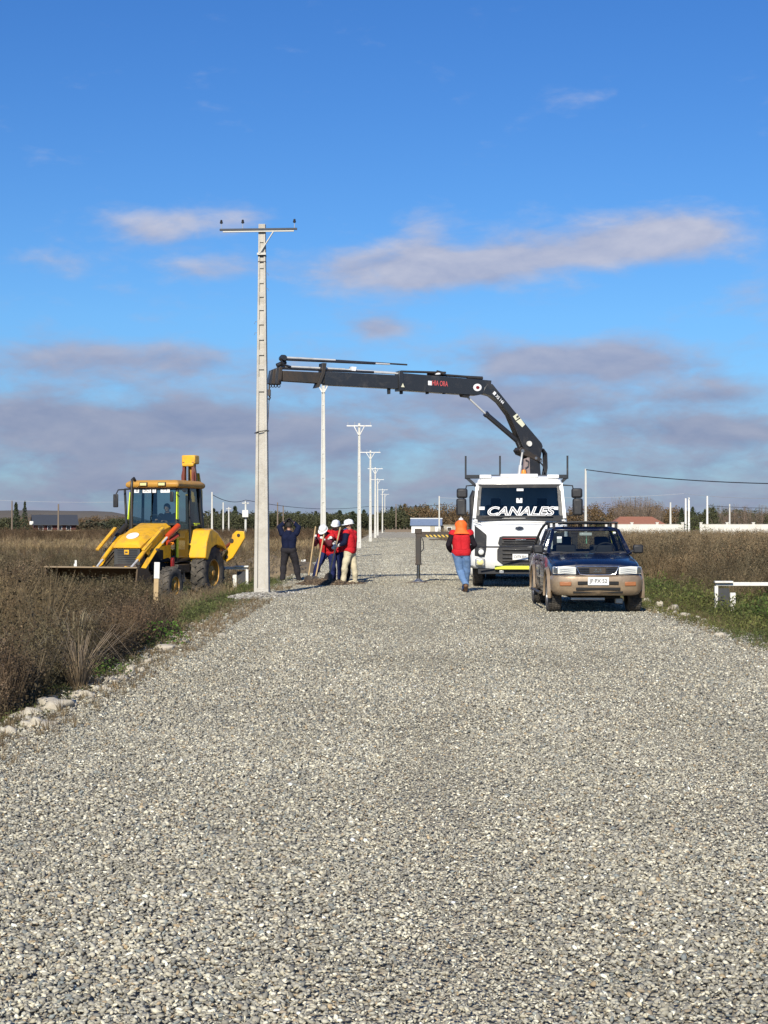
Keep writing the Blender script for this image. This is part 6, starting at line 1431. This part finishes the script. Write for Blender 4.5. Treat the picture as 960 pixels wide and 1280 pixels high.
# hedge on top of the hill is folded into its rough outline; trees
def tree_proto(kind, seed):
    r_ = np.random.default_rng(seed); p = PP(); th = []
    def leaf(c, s, col, asp=.8):
        c = np.array(c, float); d = r_.normal(size=3); d /= np.linalg.norm(d); n = np.cross(d, r_.normal(size=3)); n /= np.linalg.norm(n)
        k = len(p.v); p.v += [c, c + d * s * .5 + n * s * asp * .5, c + d * s, c + d * s * .5 - n * s * asp * .5]; p.f.append((k, k + 1, k + 2, k + 3)); p.c += [col] * 4
    def jcol(c, a=.3):
        k = r_.uniform(1 - a, 1 + a); return tuple(q * k for q in c)
    if kind == 'pine':
        for i in range(900):
            z = r_.uniform(.12, 1) ; rad = (1 - z) ** .75 * .26 * (1 + .35 * math.sin(z * 34 + seed)); a = r_.uniform(0, 6.28); q = rad * math.sqrt(r_.uniform(.15, 1))
            leaf((math.cos(a) * q, math.sin(a) * q, z), .055, jcol((.055, .07, .038)))
    elif kind == 'round':
        cs = [(r_.normal() * .17, r_.normal() * .17, r_.uniform(.35, .85), r_.uniform(.12, .24)) for _ in range(12)]
        for i in range(1100):
            cx, cy, cz, cr = cs[r_.integers(0, 12)]; d = r_.normal(size=3); d /= np.linalg.norm(d); q = cr * r_.uniform(.5, 1.05)
            z = cz + d[2] * q
            if z > .12: leaf((cx + d[0] * q, cy + d[1] * q, min(z, 1)), .05, jcol((.085, .09, .045)))
    elif kind == 'autumn':
        cs = [(r_.normal() * .2, r_.normal() * .2, r_.uniform(.3, .85), r_.uniform(.1, .22)) for _ in range(12)]
        for i in range(900):
            cx, cy, cz, cr = cs[r_.integers(0, 12)]; d = r_.normal(size=3); d /= np.linalg.norm(d); q = cr * r_.uniform(.3, 1.1)
            leaf((cx + d[0] * q, cy + d[1] * q, min(max(.1, cz + d[2] * q), 1)), .045, jcol((.17, .115, .06)))
    elif kind == 'bare':
        for i in range(46):
            a = r_.uniform(0, 6.28); q = r_.uniform(.02, .26); top = r_.uniform(.6, 1.0)
            w_ = .010; t_ = r_.uniform(0, 3.14)
            p.strip([(math.cos(a) * q * .15, math.sin(a) * q * .15, r_.uniform(.1, .4)), (math.cos(a) * q * .7, math.sin(a) * q * .7, top * .65), (math.cos(a) * q, math.sin(a) * q, top)], [w_, w_ * .8, w_ * .4], (math.cos(t_), math.sin(t_), 0), jcol((.21, .165, .13)))
            for k in range(14):
                z = r_.uniform(.35, 1); leaf((math.cos(a) * q * z + r_.normal() * .02, math.sin(a) * q * z + r_.normal() * .02, top * z), .032, jcol((.20, .15, .115)), .35)
    V, Fc, C = p.out()
    me = bpy.data.meshes.new('crown'); me.vertices.add(len(V)); me.vertices.foreach_set('co', V.astype(np.float32).ravel())
    me.loops.add(Fc.size); me.loops.foreach_set('vertex_index', Fc.astype(np.int32).ravel()); me.polygons.add(len(Fc)); me.polygons.foreach_set('loop_start', np.arange(0, Fc.size, 4, dtype=np.int32)); me.update(calc_edges=True)
    ca_ = me.color_attributes.new('Col', 'FLOAT_COLOR', 'POINT'); ca_.data.foreach_set('color', np.concatenate([C, np.ones((len(C), 1))], 1).astype(np.float32).ravel()); me.materials.append(M['tree_leaf'])
    root = bpy.data.objects.new({'pine': 'pine_tree', 'round': 'leafy_tree', 'autumn': 'autumn_tree', 'bare': 'bare_tree'}[kind], None)
    c = bpy.data.objects.new('crown', me); c.parent = root
    tb = MB(); tb.path([(0, 0, -.03), (0.004, 0, .3), (-.004, .004, .62)], [.022, .016, .006], 7)
    for k in range(5):
        a = r_.uniform(0, 6.28); z = r_.uniform(.22, .5); tb.path([(0, 0, z), (math.cos(a) * .12, math.sin(a) * .12, z + .18)], [.009, .003], 5)
    tm = bpy.data.meshes.new('trunk'); tm.from_pydata(tb.v, [], tb.f); tm.materials.append(M['old_wood'])
    tk = bpy.data.objects.new('trunk', tm); tk.parent = root
    return root, c, tk
TP = {k: [tree_proto(k, 11 * i + j) for j in range(3)] for i, k in enumerate(('pine', 'round', 'autumn', 'bare'))}
def tree(kind, px, ytop, d, wide=1.0, label='', group=''):
    src = random.choice(TP[kind]); x = (px - HX) / F * d; H = EYE + (HY - ytop) / F * d + .4
    r = src[0].copy(); COL.objects.link(r); r.location = (x, d, -.4); r.scale = (H * wide, H * wide, H); r.rotation_euler = (0, 0, random.uniform(0, 6.28))
    for s in src[1:]:
        c = s.copy(); COL.objects.link(c); c.parent = r
    return tag(r, label, 'tree', group)
def row(kind, x0, x1, n, y0, y1, d0, d1, label, group, wide=(.8, 1.2)):
    ords = ['first', 'second', 'third', 'fourth', 'fifth', 'sixth', 'seventh', 'eighth', 'ninth']
    for i in range(n):
        px = x0 + (x1 - x0) * (i + random.uniform(.15, .85)) / n
        tree(kind, px, random.uniform(y0, y1), random.uniform(d0, d1), random.uniform(*wide), label + (', ' + ords[i] + ' from the left' if n <= 9 else ''), group)
random.seed(5)
tree('pine', 20, 629, 320, .8, 'taller dark pine of the pair at the far left', 'dark pines by the barn')
tree('pine', 31, 627, 320, .55, 'slim crooked dark pine right of the taller one', 'dark pines by the barn')
row('round', -20, 15, 4, 645, 649, 300, 330, 'low bushy tree on the left edge beside the pines', 'low bushy trees at the far left', (1.6, 2.2))
row('autumn', 12, 60, 4, 641, 646, 340, 380, 'brownish tree behind the barn and the dark pines', 'brownish trees behind the barn', (1.5, 2.0))
row('autumn', 95, 165, 9, 643, 648, 500, 700, 'small brown tree along the foot of the left hill', 'small brown trees on the left hill', (1.4, 2.2))
row('round', 140, 166, 3, 645, 648, 360, 400, 'green bushy tree just left of the digger cab', 'green bushy trees by the digger', (1.4, 2.0))
row('round', 255, 325, 9, 637, 644, 330, 400, 'green tree of the far line between digger and nearest pole', 'trees between the digger and the nearest pole', (1.1, 1.6))
row('pine', 262, 300, 3, 632, 638, 330, 400, 'dark pointed tree of the far line between digger and nearest pole', 'pointed trees between the digger and the nearest pole', (.9, 1.2))
row('round', 334, 400, 9, 636, 642, 330, 380, 'dark green tree of the far line behind the workers', 'trees of the far line behind the workers', (1.0, 1.6))
row('pine', 336, 485, 9, 637, 642, 340, 420, 'dark pointed tree of the far line behind the row of poles', 'pointed trees behind the row of poles', (1.0, 1.5))
row('round', 400, 482, 8, 640, 645, 330, 380, 'green tree of the far line behind the row of poles', 'green trees behind the row of poles', (1.1, 1.7))
row('round', 484, 530, 8, 630, 640, 340, 400, 'green tree beyond the end of the road', 'green trees beyond the road end', (.9, 1.3))
row('pine', 486, 540, 6, 629, 636, 360, 420, 'dark pointed tree beyond the end of the road', 'pointed trees beyond the road end', (.8, 1.1))
row('autumn', 520, 590, 11, 627, 637, 330, 400, 'rusty autumn tree behind the blue roofed building', 'autumn trees behind the blue roofed building', (.9, 1.3))
row('autumn', 700, 850, 18, 626, 640, 360, 450, 'rusty autumn tree behind the red roofed house', 'autumn trees behind the red roofed house', (.9, 1.4))
row('bare', 770, 830, 11, 619, 628, 340, 420, 'tall bare pale tree behind the red roofed house', 'bare trees behind the red roofed house', (.8, 1.2))
row('round', 830, 960, 14, 634, 646, 340, 420, 'green tree behind the white wall at right', 'green trees behind the white wall', (1.0, 1.5))
row('pine', 845, 900, 4, 632, 641, 340, 400, 'dark pointed tree behind the white wall at right', 'pointed trees behind the white wall', (.8, 1.1))
row('bare', 895, 985, 17, 628, 638, 320, 400, 'slim bare tree behind the right end of the white wall', 'bare trees behind the right end of the white wall', (.7, 1.0))
tree('round', 890, 631, 300, .75, 'rounded dark tree standing just right of the pole pair', 'green trees behind the white wall')
# a far-off wood as one mass behind them
n = 5200; X = rng.uniform(-420, 620, n); Y = rng.uniform(470, 560, n)
s = rng.uniform(3.0, 6.0, n)
wc = np.array([(.055, .06, .032), (.10, .08, .05), (.045, .05, .03)])[rng.integers(0, 3, n)] / .1
blobp = [leafy_proto(1.0, .6, 60, (.1, .1, .1), .26, 4, (.1, .09, .08)) for _ in range(3)]
pxw = 480 + X / Y * F
hs = np.where(pxw < 250, .55, 1.0)
merge_scatter('far_wood', blobp, rng.integers(0, 3, n), np.stack([X, Y, np.full(n, -.4)], 1), rng.uniform(0, 6, n), np.stack([s, s, s * hs], 1), wc, M['tree_leaf'])
# white wall with pillars
mat('wall_white', (.66, .64, .57), .85, var=.06, scale=.6, dirt=.25, dirtcol=(.45, .42, .34), dscale=.8)
def wall(x0, x1, d, label):
    X0, X1 = (x0 - HX) / F * d, (x1 - HX) / F * d
    r = empty('boundary_wall', ((X0 + X1) / 2, d, -.4), 0, label, 'wall', 'low white boundary walls on the right')
    L = X1 - X0; b = MB(); b.box((0, 0, .98), (L, .16, 1.96)); b.build('wall_panel', M['wall_white'], r)
    b = MB(); b.box((0, 0, 1.99), (L, .22, .05)); b.build('coping', M['wall_white'], r)
    n_ = max(2, round(L / 3.1))
    for i in range(n_ + 1):
        b = MB(); xx = -L / 2 + L * i / n_; b.box((xx, 0, 1.08), (.28, .26, 2.16)); b.box((xx, 0, 2.19), (.36, .34, .08)); b.build('pillar', M['wall_white'], r)
wall(758, 853, 180, 'long white wall left of the green bush, in front of the red roofed house')
wall(876, 1040, 180, 'white wall right of the green bush, running out of the picture')
# houses
mat('roof_tile', (.30, .125, .075), .85, var=.2, scale=2, bump=.8, bscale=8)
mat('roof_blue', (.17, .22, .31), .5, var=.15, scale=1)
mat('roof_dark', (.045, .05, .06), .6, var=.2)
mat('house_white', (.78, .78, .76), .8, var=.04)
mat('house_red', (.10, .022, .022), .8, var=.2)
mat('window_dark', (.02, .022, .03), .2)
mat('stone_wall', (.40, .36, .28), .9, var=.3, scale=2, bump=.5, bscale=6)
def hip_roof(b, w_, dpt, z0, z1, ridge, over=.4, mi=0):
    a, c = w_ / 2 + over, dpt / 2 + over
    b.add([(-a, -c, z0), (a, -c, z0), (a, c, z0), (-a, c, z0), (-ridge / 2, 0, z1), (ridge / 2, 0, z1)], [(0, 1, 5, 4), (1, 2, 5), (2, 3, 4, 5), (3, 0, 4), (3, 2, 1, 0)], mi)
def win(root, x, y, z, w_, h, dark='window_dark'):
    b = MB(); b.box((x, y, z), (w_ + .16, .08, h + .16)); f_ = b.build('window', M['house_white'], root)
    b = MB(); b.box((x, y - .03, z), (w_, .06, h)); b.build('pane', M[dark], f_)
d = 300; h = empty('tiled_house', ((795 - HX) / F * d, d, -.4), 0, 'low house with a red brown hipped tile roof behind the white wall', 'house')
b = MB(); b.box((0, 0, 1.0), (8.6, 7, 2.0)); b.build('wall', M['stone_wall'], h)
b = MB(); hip_roof(b, 9.6, 8, 1.85, 3.45, 6.2); b.build('roof', M['roof_tile'], h)
for x in (-2.8, 0, 2.8): win(h, x, -3.5, 1.1, 1.0, .9)
d = 290; h = empty('blue_roofed_building', ((533 - HX) / F * d, d, -.1), R(-3), 'small white building with a blue grey roof at the end of the road', 'building')
b = MB(); b.box((0, 0, .65), (5.4, 5, 1.6)); b.build('wall', M['house_white'], h)
b = MB(); b.add([(-2.95, -2.8, 1.45), (2.95, -2.8, 1.45), (2.95, 0, 2.75), (-2.95, 0, 2.75), (2.95, 2.8, 1.45), (-2.95, 2.8, 1.45)], [(0, 1, 2, 3), (3, 2, 4, 5), (0, 3, 5), (1, 4, 2), (0, 5, 4, 1)]); b.build('roof', M['roof_blue'], h)
b = MB(); b.box((0, 0, 2.78), (6.0, .3, .12)); b.build('ridge_cap', M['house_white'], h)
b = MB(); b.box((1.2, -2.53, .7), (.9, .06, 1.3)); b.build('door', M['stone_wall'], h)
h = empty('low_ruin', ((567 - HX) / F * 280, 280, -.1), 0, 'low weathered stone coloured shed right of the blue roofed building', 'shed')
b = MB(); b.box((0, 0, .7), (3.6, 2.6, 1.5)); b.build('wall', M['stone_wall'], h); b = MB(); b.box((0, 0, 1.52), (3.9, 2.9, .12)); b.build('roof', M['stone_wall'], h); win(h, -.8, -1.3, .8, .7, .6)
h = empty('wooden_fence', ((500 - HX) / F * 318, 318, -.1), 0, 'low brown wooden fence closing the end of the road', 'fence')
b = MB(); b.box((0, 0, .35), (6.0, .06, .55)); b.build('boards', M['old_wood'], h)
for i in range(5):
    b = MB(); b.box((-3 + 1.5 * i, 0, .45), (.16, .14, .95)); b.build('post', M['old_wood'], h)
d = 290; h = empty('barn', ((68 - HX) / F * d, d, -.4), R(16), 'long dark red barn with a grey gabled roof in the left field', 'barn')
b = MB(); b.box((0, 0, 1.05), (7.6, 4.4, 2.1)); b.build('wall', M['house_red'], h)
b = MB(); rp = [(-4.2, -2.9, 1.95), (4.2, -2.9, 1.95), (4.2, 0, 3.75), (-4.2, 0, 3.75), (4.2, 2.9, 1.95), (-4.2, 2.9, 1.95)]
b.add(rp + [(x, y, z - .14) for x, y, z in rp], [(0, 1, 2, 3), (3, 2, 4, 5), (6, 7, 8, 9)[::-1], (9, 8, 10, 11)[::-1], (0, 6, 7, 1), (4, 10, 11, 5), (1, 7, 8, 2), (2, 8, 10, 4), (0, 3, 9, 6), (3, 5, 11, 9)]); b.build('roof', M['roof_dark'], h)
b = MB(); b.add([(3.79, -2.2, 2.1), (3.79, 2.2, 2.1), (3.79, 0, 3.5), (3.6, -2.2, 2.1), (3.6, 2.2, 2.1), (3.6, 0, 3.5)], [(0, 1, 2), (5, 4, 3), (0, 3, 4, 1), (1, 4, 5, 2), (2, 5, 3, 0)]); b.build('gable', M['house_red'], h)
for x in (-2.6, -1, .8, 2.4): win(h, x, -2.2, 1.3, .7, .7)
b = MB(); b.box((-4.3, -2.4, 2.2), (.7, .5, .7)); b.build('water_tank', M['white_wood'], h, bevel=.1)
b = MB(); b.box((0, -3.2, .75), (9, .1, .25)); b.box((-4.4, -3.2, .5), (.12, .1, 1)); b.box((4.4, -3.2, .5), (.12, .1, 1)); b.build('porch_rail', M['raw_wood'], h)
